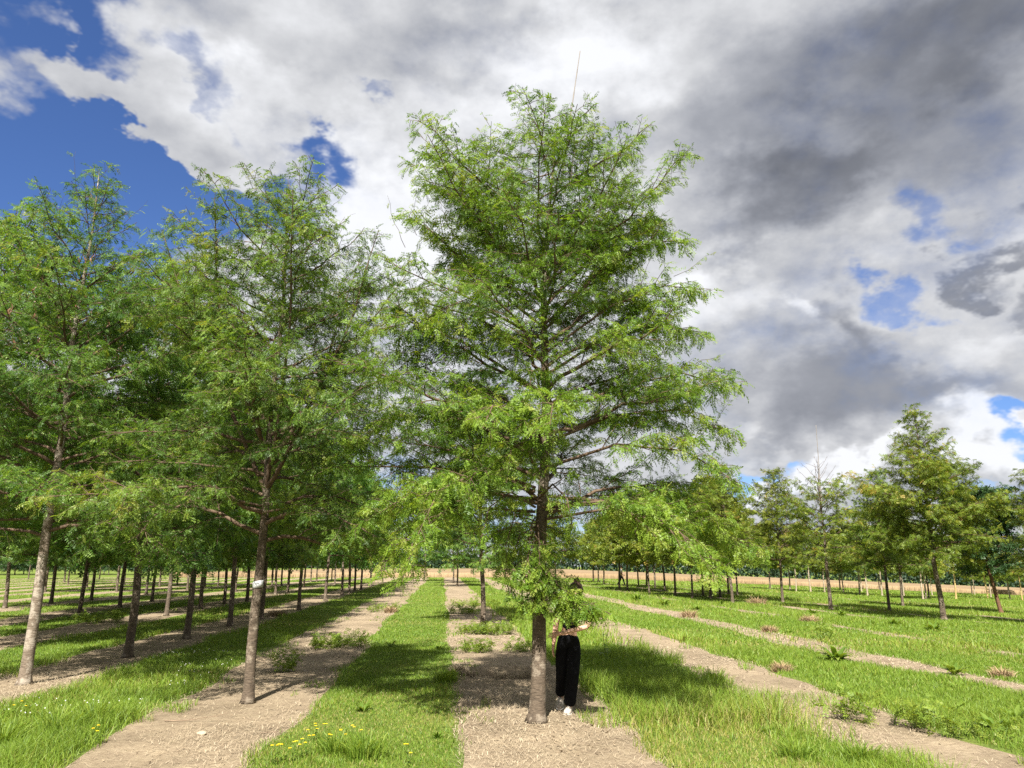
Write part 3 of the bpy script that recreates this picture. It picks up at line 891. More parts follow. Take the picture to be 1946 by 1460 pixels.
# ---- the large tree in the middle row, with low branches that hang over its trunk
MAIN = (0.29, 9.55)
g, T = grow_tree(11, H=7.78, clear=2.1, n_limb=52, thin=.10, top_round=.15, rise=(0, 20, 34, 44, 48), prof=(2.2, 2.5, 2.5, 2.3, 2.0, 1.5, .6), r0=.098,
                 front_clear=3.3, lean=[(0, 0), (.05, 0), (.10, 0), (.14, 0), (.15, 0), (.19, 0), (.34, 0)], kind='fine', whips=34, leaf=.122,
                 twig_gap=.10, frond_gap=.036, sec_gap=.125)
g.sg = .10
EXTRA = [  # points relative to the foot of the trunk, start radius
    ([(0.02, -.05, 2.55), (-.5, -.35, 2.66), (-1.0, -.75, 2.5), (-1.4, -.95, 2.05), (-1.5, -1.0, 1.62)], .024),
    ([(0.0, -.05, 2.7), (-.7, -.2, 2.85), (-1.4, -.5, 2.7), (-2.0, -.6, 2.3)], .024),
    ([(0.05, -.05, 2.5), (.8, -.4, 2.55), (1.5, -.55, 2.32), (2.0, -.65, 1.9), (2.1, -.7, 1.65)], .024),
    ([(0.06, 0, 2.65), (.9, .2, 2.6), (1.9, .2, 2.4), (2.55, .05, 2.1), (2.75, 0, 1.9)], .026),
    ([(0.0, -.08, 2.38), (-.05, -.30, 2.30), (-.10, -.45, 1.9), (-.06, -.5, 1.5)], .010),
    ([(0.0, -.08, 2.2), (.09, -.28, 2.1), (.06, -.36, 1.75), (.02, -.36, 1.35)], .010),
    ([(-.02, -.06, 2.25), (-.2, -.2, 2.15), (-.32, -.3, 1.75), (-.3, -.3, 1.45)], .009),
    ([(0.06, -.08, 1.60), (.22, -.32, 1.56), (.40, -.40, 1.40), (.60, -.40, 1.12)], .008),
    ([(0.06, -.08, 1.50), (.20, -.28, 1.48), (.34, -.38, 1.32), (.42, -.38, 1.06)], .007),
    ([(0.08, -.06, 1.58), (.34, -.24, 1.50), (.58, -.30, 1.36), (.78, -.28, 1.06)], .008),
    ([(0.06, -.08, 1.52), (.22, -.34, 1.46), (.42, -.44, 1.30), (.54, -.44, 1.02)], .007),
    ([(0.06, -.08, 1.55), (.28, -.38, 1.46), (.48, -.44, 1.28), (.68, -.40, .98)], .007),
    ([(.13, 0, 5.5), (.9, .2, 6.1), (1.5, .2, 6.4), (1.85, .2, 6.4)], .016),
    ([(.12, 0, 4.5), (1, -.2, 5.1), (1.7, -.3, 5.35), (2.2, -.3, 5.3)], .02),
    ([(.1, 0, 3.6), (1.1, .2, 4.1), (2.0, .2, 4.3), (2.6, .2, 4.1)], .022),
    ([(.1, 0, 4.5), (-.8, .2, 5.1), (-1.5, .2, 5.3), (-2, .2, 5.2)], .02),
    ([(.1, 0, 3.3), (1, .1, 3.7), (1.9, .1, 3.78), (2.6, .05, 3.4)], .026),
    ([(.12, 0, 4.2), (.9, .2, 4.75), (1.7, .3, 5.0), (2.35, .3, 4.9)], .024),
    ([(.12, 0, 3.0), (1, -.35, 3.25), (1.8, -.5, 3.15), (2.4, -.6, 2.75)], .024),
    ([(.13, 0, 4.9), (.9, -.2, 5.6), (1.6, -.2, 6.0), (2.05, -.2, 6.05)], .02),
    ([(.05, 0, 3.2), (-.9, .1, 3.65), (-1.8, .1, 3.7), (-2.45, .1, 3.25)], .026),
    ([(.08, 0, 4.0), (-.9, -.2, 4.6), (-1.6, -.3, 4.85), (-2.2, -.3, 4.7)], .024),
    ([(.05, 0, 2.6), (-.9, .3, 2.75), (-1.8, .4, 2.55), (-2.5, .4, 2.1)], .024),
    ([(.1, 0, 4.9), (-.8, .1, 5.7), (-1.4, .1, 6.3), (-1.75, 0, 6.5)], .022),
    ([(.12, 0, 5.3), (-.5, -.2, 6.2), (-1.0, -.3, 6.9), (-1.25, -.3, 7.15)], .02),
    ([(0.06, -.08, 1.56), (.30, -.30, 1.47), (.50, -.36, 1.36), (.72, -.34, 1.10)], .007),
    ([(0.06, -.08, 1.50), (.26, -.40, 1.42), (.44, -.48, 1.24), (.62, -.46, .96)], .006),
    ([(0.08, -.06, 1.54), (.40, -.28, 1.46), (.62, -.34, 1.34), (.86, -.30, 1.14)], .007),
    ([(0.06, -.08, 1.62), (.15, -.30, 1.60), (.26, -.42, 1.44), (.32, -.44, 1.14)], .006),
    ([(0.06, -.08, 1.70), (.20, -.30, 1.64), (.32, -.40, 1.48), (.37, -.42, 1.18)], .006),
    ([(0.06, -.08, 1.50), (.18, -.34, 1.46), (.30, -.44, 1.30), (.36, -.46, 1.02)], .006),
    ([(0, -.1, 3.0), (-.15, -.5, 3.25), (-.3, -.9, 3.1), (-.35, -1.1, 2.7)], .016),
    ([(.04, -.1, 3.1), (.07, -.4, 3.35), (.07, -.7, 3.2), (.02, -.9, 2.8)], .016),
    ([(.04, -.1, 2.6), (.2, -.45, 2.75), (.35, -.75, 2.55), (.4, -.9, 2.2)], .016),
    ([(.1, -.1, 3.9), (.0, -.5, 4.15), (-.05, -.9, 4.05), (-.1, -1.1, 3.7)], .016),
    ([(0, -.1, 2.5), (-.3, -.5, 2.65), (-.55, -.8, 2.45), (-.65, -.9, 2.05)], .016),
    ([(0.02, -.09, 2.0), (.10, -.30, 1.95), (.14, -.38, 1.6), (.10, -.38, 1.3)], .008),
    ([(-.02, -.08, 2.05), (-.12, -.28, 2.0), (-.18, -.36, 1.65), (-.16, -.36, 1.32)], .008),
    ([(0, -.09, 2.3), (.02, -.34, 2.3), (.04, -.46, 1.95), (.02, -.46, 1.55)], .008),
    ([(0, -.09, 2.15), (-.08, -.32, 2.1), (-.06, -.42, 1.75), (-.04, -.42, 1.4)], .008),
    ([(.02, -.09, 1.9), (.05, -.3, 1.85), (.02, -.4, 1.55), (0, -.4, 1.3)], .007),
    ([(-.03, -.08, 2.4), (-.25, -.3, 2.4), (-.36, -.42, 2.05), (-.36, -.44, 1.65)], .009),
    ([(.1, -.05, 2.35), (.9, -.7, 2.45), (1.55, -1.0, 2.2), (1.9, -1.1, 1.75)], .02),
    ([(.1, 0, 2.5), (1.1, .5, 2.6), (2.1, .6, 2.4), (2.6, .5, 2.0)], .022),
    ([(0, 0, 2.45), (-.8, -.1, 2.5), (-1.5, -.3, 2.2), (-1.85, -.4, 1.75)], .02),
    ([(0, -.05, 2.75), (-.6, -.75, 2.9), (-1.1, -1.2, 2.6), (-1.3, -1.4, 2.1)], .02),
    ([(0.0, -.1, 3.3), (-.3, -.9, 3.6), (-.5, -1.5, 3.5), (-.6, -1.75, 3.2)], .02),
    ([(0.05, -.1, 3.3), (.1, -.9, 3.6), (.15, -1.6, 3.5), (.1, -1.95, 3.2)], .02),
]
g.leaf, g.hang = .158, -.55
for pts, r in EXTRA:
    if r < .009 and pts[-1][0] > .2:       # the spray in front of the person stops above the waist
        pts = [(x, y, max(z, (1.5, 1.46, 1.36, 1.24)[i])) for i, (x, y, z) in enumerate(pts)]
    g.limb(np.array(pts), r, .58, leafy_from=.30, width=.8 if r > .015 else .75, sec_max=.7 if r > .015 else .26)
g.leaf, g.hang = .122, -.28
for p, d, L in (((-1.25, -.2, 6.7), (-.35, 0, 1), 1.05), ((-1.6, 0, 6.2), (-.3, 0, 1), 1.1), ((-1.0, .2, 7.1), (-.2, 0, 1), .7), ((.75, 0, 7.3), (.45, 0, 1), .85), ((.95, -.2, 7.2), (.6, 0, .9), .75),
                ((1.35, 0, 6.6), (.35, 0, 1), .85), ((1.55, .1, 6.2), (.4, 0, 1), .8), ((1.9, 0, 5.6), (1, 0, .55), .8), ((2.15, .1, 4.4), (1, 0, .45), .7), ((2.3, 0, 3.5), (1, 0, .8), .6), ((-1.8, 0, 5.2), (-.5, 0, 1), .8)):
    g.whip(np.array(p), np.array(d), L * .8, .75, .03)
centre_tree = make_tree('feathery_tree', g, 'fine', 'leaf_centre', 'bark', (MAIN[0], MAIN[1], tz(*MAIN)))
tag(centre_tree, 'tallest feathery tree in the middle row, its low branches hiding a person', 'tree', 'nursery trees')
# tie round the trunk where the low spray is bound back
b = MB(); ring = []
for i in range(25):
    a = i / 24 * 2 * math.pi; q = T(1.315)
    ring.append((q[0] + .098 * math.cos(a), q[1] + .098 * math.sin(a), 1.315 + .004 * math.sin(3 * a)))
tube(b, ring, .009, 6)
b.build('tree_tie', plain_material('raffia', (.45, .36, .14), .8), centre_tree)

# ---- the tagged tree at the front of the next row, and the leaning front tree beyond it
TAGGED = (-3.53, 10.75)
g, T = grow_tree(23, H=7.6, clear=2.1, n_limb=52, thin=.10, prof=(2.35, 2.7, 2.4, 1.75, 1.1, .4), r0=.073, lean=[(0, 0), (.02, 0), (.05, 0), (.05, 0)],
                 kind='fine', whips=20, leaf=.14, twig_gap=.105, frond_gap=.042, sec_gap=.135, multi=6)
g.limb(np.array([(0, -.05, 2.6), (-.5, -.7, 2.7), (-.9, -1.3, 2.4), (-1.0, -1.6, 2.05)]), .02, .5, sec_max=.6)
g.limb(np.array([(0, -.05, 2.5), (.7, -.4, 2.6), (1.35, -.6, 2.35), (1.7, -.7, 1.9)]), .02, .5, sec_max=.6)
for p, d, L in (((-.85, 0, 6.3), (-.55, 0, 1), 1.5), ((-.5, 0, 6.8), (-.5, 0, 1), 1.2), ((.1, 0, 7.3), (.1, 0, 1), .8), ((1.1, 0, 6.2), (.35, 0, 1), .7)):
    g.whip(np.array(p), np.array(d), L * .9, .8, .035)
TAG_AT = T(1.52)
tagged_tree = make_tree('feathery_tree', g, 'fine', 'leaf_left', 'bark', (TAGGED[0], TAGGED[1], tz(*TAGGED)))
tag(tagged_tree, 'feathery tree with several rising stems and a white tag round its trunk', 'tree', 'nursery trees')

FRONT = (-7.5, 12.3)
g, T = grow_tree(37, H=8.7, clear=2.2, n_limb=60, thin=.08, prof=(2.3, 2.7, 2.4, 1.5, .75, .3), r0=.088, lean=[(0, 0), (.03, 0), (.02, 0), (.06, 0)],
                 kind='fine', whips=14, leaf=.15, twig_gap=.11, frond_gap=.045, sec_gap=.14)
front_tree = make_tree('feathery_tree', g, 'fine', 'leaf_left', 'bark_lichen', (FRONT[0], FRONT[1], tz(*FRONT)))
tag(front_tree, 'feathery tree with brown seed pods, thick pale trunk at the far left front', 'tree', 'nursery trees')
rr = np.random.RandomState(8)
M['pod'] = plain_material('brown_pod', (.15, .075, .04), .5)
for i in range(64):
    z = rr.uniform(5.1, 6.9); a = rr.uniform(0, 6.28); q = T(z)
    rad = rr.uniform(.15, 1.0) * (1.25 - .12 * (z - 5))
    p = q + np.array((math.cos(a) * rad, math.sin(a) * rad, rr.uniform(-.1, .3)))
    L = rr.uniform(.18, .32); tw = rr.uniform(0, 6.28)
    pv = []
    for j in range(6):
        s = j / 5; off = .03 * math.sin(s * 5 + tw)
        c_, s_ = math.cos(tw + s * 2.5), math.sin(tw + s * 2.5); w = .014 * math.sin(math.pi * (.1 + .85 * s)) + .003
        c0 = np.array((off, off * .6, -L * s))
        pv += [c0 + np.array((c_ * w, s_ * w, 0)), c0 - np.array((c_ * w, s_ * w, 0))]
    pm = MB(); pm.add(pv, [(2 * j, 2 * j + 1, 2 * j + 3, 2 * j + 2) for j in range(5)])
    po = pm.build('seed_pod', M['pod'], front_tree); po.location = p

# ---- kinds used for the rest of the plantation
def kinds(prefix, seeds, foliage, bark, kind, **kw):
    out = []
    for s in seeds:
        g, _ = grow_tree(s, kind=kind, **kw)
        out.append((g, kind, foliage, bark))
    return out


rr = np.random.RandomState(77)
USED = {}


def plant(spec_list, idx, name, x, y, rz, scale, label, group):
    """the first tree of a kind is built, later ones are copies sharing its meshes"""
    key = (id(spec_list), idx)
    loc = (x, y, tz(x, y))
    if key not in USED:
        g, kind, leaf, bark = spec_list[idx]
        root = make_tree(name, g, kind, leaf, bark, loc, rz, scale)
        USED[key] = proto(root)
    else:
        root = copy_tree(USED[key], loc, rz, scale)
    root.rotation_euler = (rr.uniform(-.03, .03), rr.uniform(-.03, .03), rz)
    tag(root, label, 'tree', group)
    return root


ORD = 'first second third fourth fifth sixth seventh eighth ninth tenth eleventh twelfth thirteenth fourteenth fifteenth sixteenth seventeenth eighteenth nineteenth twentieth twenty-first twenty-second twenty-third twenty-fourth twenty-fifth twenty-sixth twenty-seventh twenty-eighth twenty-ninth thirtieth'.split()
DENSE = dict(prof=(2.3, 2.6, 2.45, 2.0, 1.3, .4), n_limb=48, whips=12)
MIDL = kinds('mid', (101, 102, 103, 104), 'leaf_left', 'bark', 'mid', H=8.2, clear=2.1, r0=.084, leaf=.195, twig_gap=.14, frond_gap=.058, sec_gap=.165, **DENSE)
FARL = kinds('far', (111, 112, 113), 'leaf_left', 'bark', 'coarse', H=8.0, clear=2.1, r0=.085, leaf=.27, twig_gap=.20, frond_gap=.085, sec_gap=.24, sides=3, **DENSE)
CONE = dict(prof=(2.0, 2.3, 2.0, 1.4, .8, .22), n_limb=64, rise=(-2, 14, 24, 34, 44), whips=14)
MIDR = kinds('right', (121, 122, 123), 'leaf_right', 'bark', 'mid', H=7.6, clear=2.2, r0=.085, leaf=.20, twig_gap=.14, frond_gap=.06, sec_gap=.17, **CONE)
FARR = kinds('right_far', (131, 132, 133), 'leaf_right', 'bark', 'coarse', H=6.6, clear=2.1, r0=.08, leaf=.27, twig_gap=.20, frond_gap=.09, sec_gap=.24, sides=3, **CONE)
PALEK = kinds('pale', (141, 142), 'leaf_right', 'bark_pale', 'coarse', H=5.6, clear=2.1, r0=.07, leaf=.27, twig_gap=.2, frond_gap=.09, sec_gap=.24, sides=3, n_limb=44, prof=(1.5, 1.7, 1.5, .9, .3), whips=5)
YELK = kinds('yellow', (151,), 'leaf_right', 'bark_yellow', 'coarse', H=6.2, clear=2.3, r0=.075, leaf=.27, twig_gap=.2, frond_gap=.09, sec_gap=.24, sides=3, n_limb=44, prof=(1.6, 1.9, 1.6, 1, .3), whips=5)
ROUND = kinds('round', (161, 162), 'leaf_round', 'bark', 'broad', H=6.6, clear=.75, r0=.085, leaf=.36, twig_gap=.2, frond_gap=.09, sec_gap=.24, sides=3, n_limb=48, prof=(1.8, 2.2, 2.2, 1.8, 1.0), whips=0)

LEFT = [(-9.3, 82.3), (-7.6, 15.7), (-8.0, 19.4), (-8.4, 23.4), (-8.4, 26.3), (-8.6, 31.6), (-9.5, 39.7), (-10.1, 46.3), (-10.2, 48.8), (-10.5, 52.0), (-10.8, 55.7), (-11.5, 63.3),
        (-20.1, 79.9), (-20.4, 78.7), (-19.7, 84.8), (-15.5, 68.0), (-5.7, 75.6), (-4.5, 63.9), (-0.9, 24.6), (-21.2, 32.7), (-16.4, 26.8), (-21.6, 36.6), (-16.4, 29.7), (-21.4, 39.7),
        (-16.8, 33.5), (-22.3, 47.5), (-17.8, 38.6), (-28.7, 63.3), (-12.3, 27.9), (-29.3, 68.0), (-23.2, 55.6), (-12.7, 31.9), (-23.4, 59.2), (-13.3, 36.1), (-13.1, 38.6), (-14.3, 47.1),
        (-20.0, 64.8), (-19.7, 66.4), (-14.3, 49.6), (-24.5, 64.8), (-18.3, 51.5), (-58.3, 93.5), (-48.1, 90.4),
        (-11.9, 17.0), (-15.8, 22.9), (-12.0, 72.0), (-16.2, 60.5), (-19.2, 58.0), (-33.0, 66.0), (-32.0, 58.5), (-26.4, 52.0), (-30.6, 51.0), (-40.0, 70.0), (-45.0, 78.0), (-36.5, 72.0)]
by_row = {}
for x, y in LEFT:
    k = int(round((x - .29 + TURN * (y - 9.5)) / ROW))
    by_row.setdefault(k, []).append((x, y))
HT = {(-7.6, 15.7): 1.02, (-8.0, 19.4): 1.0, (-0.9, 24.6): .98, (-11.9, 17.0): 1.25}
for k in sorted(by_row, reverse=True):
    lst = sorted(by_row[k], key=lambda p: p[1])
    for i, (x, y) in enumerate(lst):
        if k == 0: lab = '%s feathery tree behind the tallest tree, in its own bare strip' % ORD[i]
        elif k == -1: lab = 'small distant feathery tree at the end of the tagged tree\'s bare strip'
        elif k == -2: lab = '%s feathery tree behind the pod-bearing front tree, in its row' % ORD[i]
        else: lab = 'feathery tree, %s from the front in the %s row left of the tagged tree' % (ORD[i], ORD[-k - 2])
        near = y < 34
        spec = MIDL if near else FARL
        s = HT.get((x, y), rr.uniform(.9, 1.06))
        plant(spec, (rr.randint(4) if near else rr.randint(3)), 'feathery_tree', x, y, rr.uniform(0, 6.28), s, lab, 'nursery trees')

# ---- right hand stand: olive green, more conical
g, T = grow_tree(201, H=8.25, clear=2.2, kind='mid', n_limb=72, prof=(2.3, 2.9, 2.5, 1.5, .7, .2), rise=(-2, 14, 24, 34, 45), whips=14, r0=.11, leaf=.19, twig_gap=.13, frond_gap=.055, sec_gap=.16, lean=[(0, 0), (-.1, 0), (-.1, 0), (-.15, 0)])
t = make_tree('feathery_tree', g, 'mid', 'leaf_right', 'bark', (16.43, 29.87, tz(16.43, 29.87)))
tag(t, 'tall conical olive green tree with a pointed leader, standing foremost on the right', 'tree', 'right hand trees')
DEAD = (14.36, 35.25)
g, T = grow_tree(202, H=6.9, clear=2.2, kind='mid', n_limb=44, prof=(1.7, 1.9, 1.6, 1.1, .7, .3), rise=(0, 20, 36, 50, 60), whips=0, r0=.095, leaf=.20, twig_gap=.14, frond_gap=.06, sec_gap=.17, bare_top=1.9)
dead_tree = make_tree('feathery_tree', g, 'mid', 'leaf_right', 'bark', (DEAD[0], DEAD[1], tz(*DEAD)))
tag(dead_tree, 'tree with leafless dead branches round its top and a tall cane', 'tree', 'right hand trees')
plant(MIDR, 0, 'feathery_tree', 19.9, 28.0, 1.0, .84, 'olive green tree cut off by the right edge of the picture', 'right hand trees')
RIGHT = [(3.5, 61.5), (8.5, 81.2), (8.8, 79.2), (8.2, 69.3), (8.1, 58.6), (8.2, 55.3), (11.1, 68.1), (11.3, 65.2), (9.3, 52.7), (11.7, 63.6), (11.2, 57.0), (9.8, 46.7), (10.2, 44.1),
         (11.9, 48.6), (11.4, 44.7), (12.5, 46.8), (14.8, 53.2), (11.1, 39.3), (14.9, 51.5), (25.3, 76.2), (14.7, 42.4), (17.3, 35.9), (21.4, 42.8)]
RIGHT.sort(key=lambda p: p[0] / p[1])
for i, (x, y) in enumerate(RIGHT):
    near = y < 44
    lab = 'dark-stemmed olive tree, %s trunk from the left in the stand right of the person' % ORD[i]
    s = rr.uniform(.9, 1.06)
    if (x, y) in ((17.3, 35.9), (21.4, 42.8)): s = .86
    plant(MIDR if near else FARR, rr.randint(3), 'feathery_tree', x, y, rr.uniform(0, 6.28), s, lab, 'right hand trees')
for name, spec, lst, lab, grp in (
        ('young_tree', PALEK, [(26.8, 75.0), (25.2, 69.0), (27.4, 71.4), (28.8, 71.7), (31.0, 72.8), (30.7, 68.8), (37.0, 82.4), (29.2, 64.0), (31.4, 66.1), (35.1, 69.8), (31.3, 59.4), (32.6, 61.4), (42.0, 77.9), (52.8, 88.9), (50.0, 81.4), (46.6, 73.0), (69.7, 107.7 - 3)],
         'young tree with a thin pale stem, %s such stem from the left before the wheat', 'pale stemmed young trees'),
        ('young_tree', YELK, [(37.4, 65.7), (44.9, 73.6), (46.1, 70.5)], 'young tree with a yellowish stem, %s of three from the left at the right edge', 'yellow stemmed young trees'),
        ('feathery_tree', FARR, [(36.7, 87.0), (46.8, 99.1), (34.0, 63.6), (56.6, 95.8), (66.0, 103.5)], 'small dark-stemmed tree among the pale stems, %s from the left', 'dark trees among the pale stems')):
    lst.sort(key=lambda p: p[0] / p[1])
    for i, (x, y) in enumerate(lst):
        plant(spec, rr.randint(len(spec)), name, x, y, rr.uniform(0, 6.28), rr.uniform(.85, 1.1), lab % ORD[i], grp)
RED = (24.44, 39.13)
g, T = grow_tree(203, H=6.3, clear=1.9, kind='broad', n_limb=60, prof=(1.8, 2.3, 2.3, 1.9, 1.0), r0=.10, leaf=.26, twig_gap=.16, frond_gap=.065, sec_gap=.18, whips=0, lean=[(0, 0), (-.35, 0), (-.45, 0), (-.45, 0)])
t = make_tree('round_crowned_tree', g, 'broad', 'leaf_round', 'bark_red', (RED[0], RED[1], tz(*RED)))
tag(t, 'dense dark green broad-leaved tree with a leaning red-brown trunk, at the right', 'tree', 'right hand trees')

# ---- dark round-headed trees beyond the rows at the far left
pts = []
for i in range(16):
    pts.append((-118 + i * 4.6 + rr.uniform(-.6, .6), 128 + rr.uniform(-1.5, 1.5)))
for i in range(13):
    pts.append((-112 + i * 4.9 + rr.uniform(-.8, .8), 139 + rr.uniform(-1.5, 1.5)))
pts = [p for p in pts if abs(p[0]) < .70 * p[1] + 3]
pts.sort(key=lambda p: p[0] / p[1])
for i, (x, y) in enumerate(pts):
    plant(ROUND, rr.randint(2), 'round_crowned_tree', x, y, rr.uniform(0, 6.28), rr.uniform(.95, 1.25),
          'dark round-crowned tree in the far block, seen under the left hand crowns', 'dark trees at the far left')


def wood():
    """the far wood along the horizon, one dark mass of trunks and leaf clumps"""
    rng = np.random.RandomState(90)
    mb = MB()
    S = sines(91, 10, .02, .3)
    n = 46000
    x = rng.uniform(-330, 420, n)
    d = rng.rand(n) ** 1.5 * 26
    y = 325 + 6 * field(sines(92, 6, .01, .1), x, x * 0) + d
    hgt = 5.4 + 1.5 * field(S, x, x * 0) + 1.0 * field(sines(93, 8, .2, 1.0), x, x * 0) + np.clip(x, 0, 300) * .006
    z = terrain(x, y) + rng.rand(n) ** .7 * hgt
    s = rng.uniform(.45, 1.1, n)
    a = rng.randn(n, 3, 3)
    u = norm(a[:, 0]); v = norm(np.cross(u, a[:, 1]))
    P = np.stack([x, y, z], -1)
    q = np.stack([P - u * s[:, None], P - v * s[:, None] * .6, P + u * s[:, None], P + v * s[:, None] * .6], 1)
    mb.add(q.reshape(-1, 3), np.arange(4 * n).reshape(-1, 4), None, np.clip(.45 + .25 * field(sines(94, 8, .1, .8), x, y) + .15 * rng.randn(n), 0, 1))
    for i in range(220):
        xx = rng.uniform(-320, 410); yy = 324 + rng.uniform(0, 4); zz = tz(xx, yy)
        tube(mb, [(xx, yy, zz), (xx, yy, zz + 3.5)], .14, 4, 0.0)
    tag(mb.build('woods', M['leaf_wood']), kind='stuff')


wood()


# ---- bamboo canes tied to the leaders
def cane(p0, p1, r, label):
    b = MB(); p0, p1 = np.array(p0, float), np.array(p1, float)
    pts = [p0 + (p1 - p0) * s for s in np.linspace(0, 1, 25)]
    tube(b, pts, [r * (1 - .5 * s) * (1.25 if int(s * 24) % 4 == 0 else 1) for s in np.linspace(0, 1, 25)], 6)
    o = b.build('bamboo_cane', M['cane'])
    tag(o, label, 'cane', 'bamboo canes')


cane((MAIN[0] + .38, MAIN[1] - .04, 6.9), (MAIN[0] + .70, MAIN[1] - .06, 9.05), .012, 'thin bamboo cane sticking up above the tallest tree')
cane((DEAD[0] + .02, DEAD[1] - .05, tz(*DEAD) + 4.6), (DEAD[0] + .10, DEAD[1] - .05, 8.22), .019, 'bamboo cane rising from the leafless top of a right hand tree')


# ---- white tag wrapped round the trunk
def trunk_tag():
    b = MB(); n = 16
    x0, y0 = TAGGED[0] + TAG_AT[0], TAGGED[1] + TAG_AT[1]; z0 = 1.475; r = .0665
    vs = []; 
    for i in range(n + 1):
        a = R(-200 + 236 * i / n)
        for dz in (0, .095):
            for rr_ in (r, r + .004):
                vs.append((x0 + rr_ * math.cos(a), y0 + rr_ * math.sin(a), z0 + dz + .012 * math.cos(a)))
    q = []
    for i in range(n):
        k = i * 4
        q += [(k + 1, k + 5, k + 7, k + 3), (k, k + 2, k + 6, k + 4), (k + 2, k + 3, k + 7, k + 6), (k, k + 4, k + 5, k + 1)]
    q += [(0, 1, 3, 2), (n * 4, n * 4 + 2, n * 4 + 3, n * 4 + 1)]
    b.add(vs, q)
    o = b.build('trunk_tag', plain_material('white_plastic', (.42, .43, .43), .5, .3, .12, 9))
    tag(o, 'white plastic tag wrapped round a trunk in the next row', 'tag')
    s = MB()
    for j, (dz, a0, a1) in enumerate(((.062, -135, -60), (.045, -130, -80))):
        vs = []; m = 10
        for i in range(m + 1):
            a = R(a0 + (a1 - a0) * i / m)
            for h in (0, .004):
                vs.append((x0 + (r + .0065) * math.cos(a), y0 + (r + .0065) * math.sin(a), z0 + dz + h + .012 * math.cos(a)))
        s.add(vs, [(2 * i, 2 * i + 2, 2 * i + 3, 2 * i + 1) for i in range(m)])
    s.build('lettering', plain_material('grey_print', (.12, .13, .135), .6), o)


trunk_tag()

# ------------------------------------------------------------------ people
M['skin'] = plain_material('skin', (.56, .33, .235), .55, .35, .06, 25)
M['black_cloth'] = plain_material('black_cloth', (.006, .006, .0075), .9, .1, .35, 14, .35)
M['black_shirt'] = plain_material('black_jersey', (.010, .010, .012), .95, .1, .2, 30)
M['hair'] = plain_material('brown_hair', (.06, .034, .02), .5, .35, .45, 60, .6)
M['shoe'] = plain_material('pale_canvas', (.40, .35, .30), .8, .2, .08, 30)
M['sole'] = plain_material('white_rubber', (.5, .48, .44), .6, .3, .05, 30)
M['pale_shirt'] = plain_material('pale_shirt', (.72, .70, .70), .8, .2, .06, 20)
M['dark_jeans'] = plain_material('dark_jeans', (.035, .04, .06), .9, .15, .2, 20)
M['eye'] = plain_material('eye', (.06, .04, .03), .2, .5, .1, 40)
M['lips'] = plain_material('lips', (.42, .17, .14), .5, .4, .05, 40)


def skin_mesh(name, verts, edges, radii, material, parent, levels=2, root=0):
    """grow one continuous smooth surface round a skeleton of joints"""
    me = D.meshes.new(name)
    me.from_pydata([tuple(v) for v in verts], edges, [])
    o = D.objects.new(name, me); COL.objects.link(o)
    mod = o.modifiers.new('skin', 'SKIN'); mod.use_smooth_shade = True; mod.branch_smoothing = 0.4
    for i, r in enumerate(radii):
        sv = me.skin_vertices[0].data[i]
        sv.radius = r if isinstance(r, tuple) else (r, r)
        sv.use_root = (i == root)
    sub = o.modifiers.new('sub', 'SUBSURF'); sub.levels = levels; sub.render_levels = levels
    dg = bpy.context.evaluated_depsgraph_get()
    new = D.meshes.new_from_object(o.evaluated_get(dg))
    o.modifiers.clear(); o.data = new; D.meshes.remove(me)
    new.name = name
    new.materials.clear(); new.materials.append(material)
    o.parent = parent
    return o


class Sk:
    def __init__(self): self.v = []; self.e = []; self.r = []
    def chain(self, pts, rad, start=None):
        prev = start; ids = []
        for p, r in zip(pts, rad):
            self.v.append(p); self.r.append(r); i = len(self.v) - 1
            if prev is not None: self.e.append((prev, i))
            prev = i; ids.append(i)
        return ids


def lerp(a, b, t): return tuple(a[i] + (b[i] - a[i]) * t for i in range(3))


def add_hand(s, wrist_id, wrist, d, palm_n, size=.16, curl=.25, side=1):
    """palm with five fingers; d points from the wrist to the fingertips"""
    d = norm(np.array(d)); pn = norm(np.array(palm_n) - d * np.dot(d, palm_n)); w = np.cross(pn, d) * side
    W = np.array(wrist)
    k = size / .18
    mid = s.chain([W + d * .035 * k, W + d * .075 * k], [(.020 * k, .026 * k), (.016 * k, .030 * k)], wrist_id)
    for j, (off, L) in enumerate(((-.030, .060), (-.011, .078), (.009, .083), (.029, .074))):
        b = W + d * (.092 * k - abs(off) * .2) + w * off * k
        l = L * k
        p1 = b + d * l * .45 + pn * l * .12 * curl; p2 = p1 + d * l * .34 + pn * l * .35 * curl; p3 = p2 + d * l * .25 + pn * l * .4 * curl
        s.chain([b, p1, p2, p3], [.0095 * k, .0088 * k, .008 * k, .0065 * k], mid[1])
    b = W + d * .04 * k + w * .034 * k
    s.chain([b, b + (d * .6 + w * .7) * .038 * k + pn * .008, b + (d * .85 + w * .55) * .066 * k + pn * .014], [.011 * k, .0095 * k, .0075 * k], mid[0])


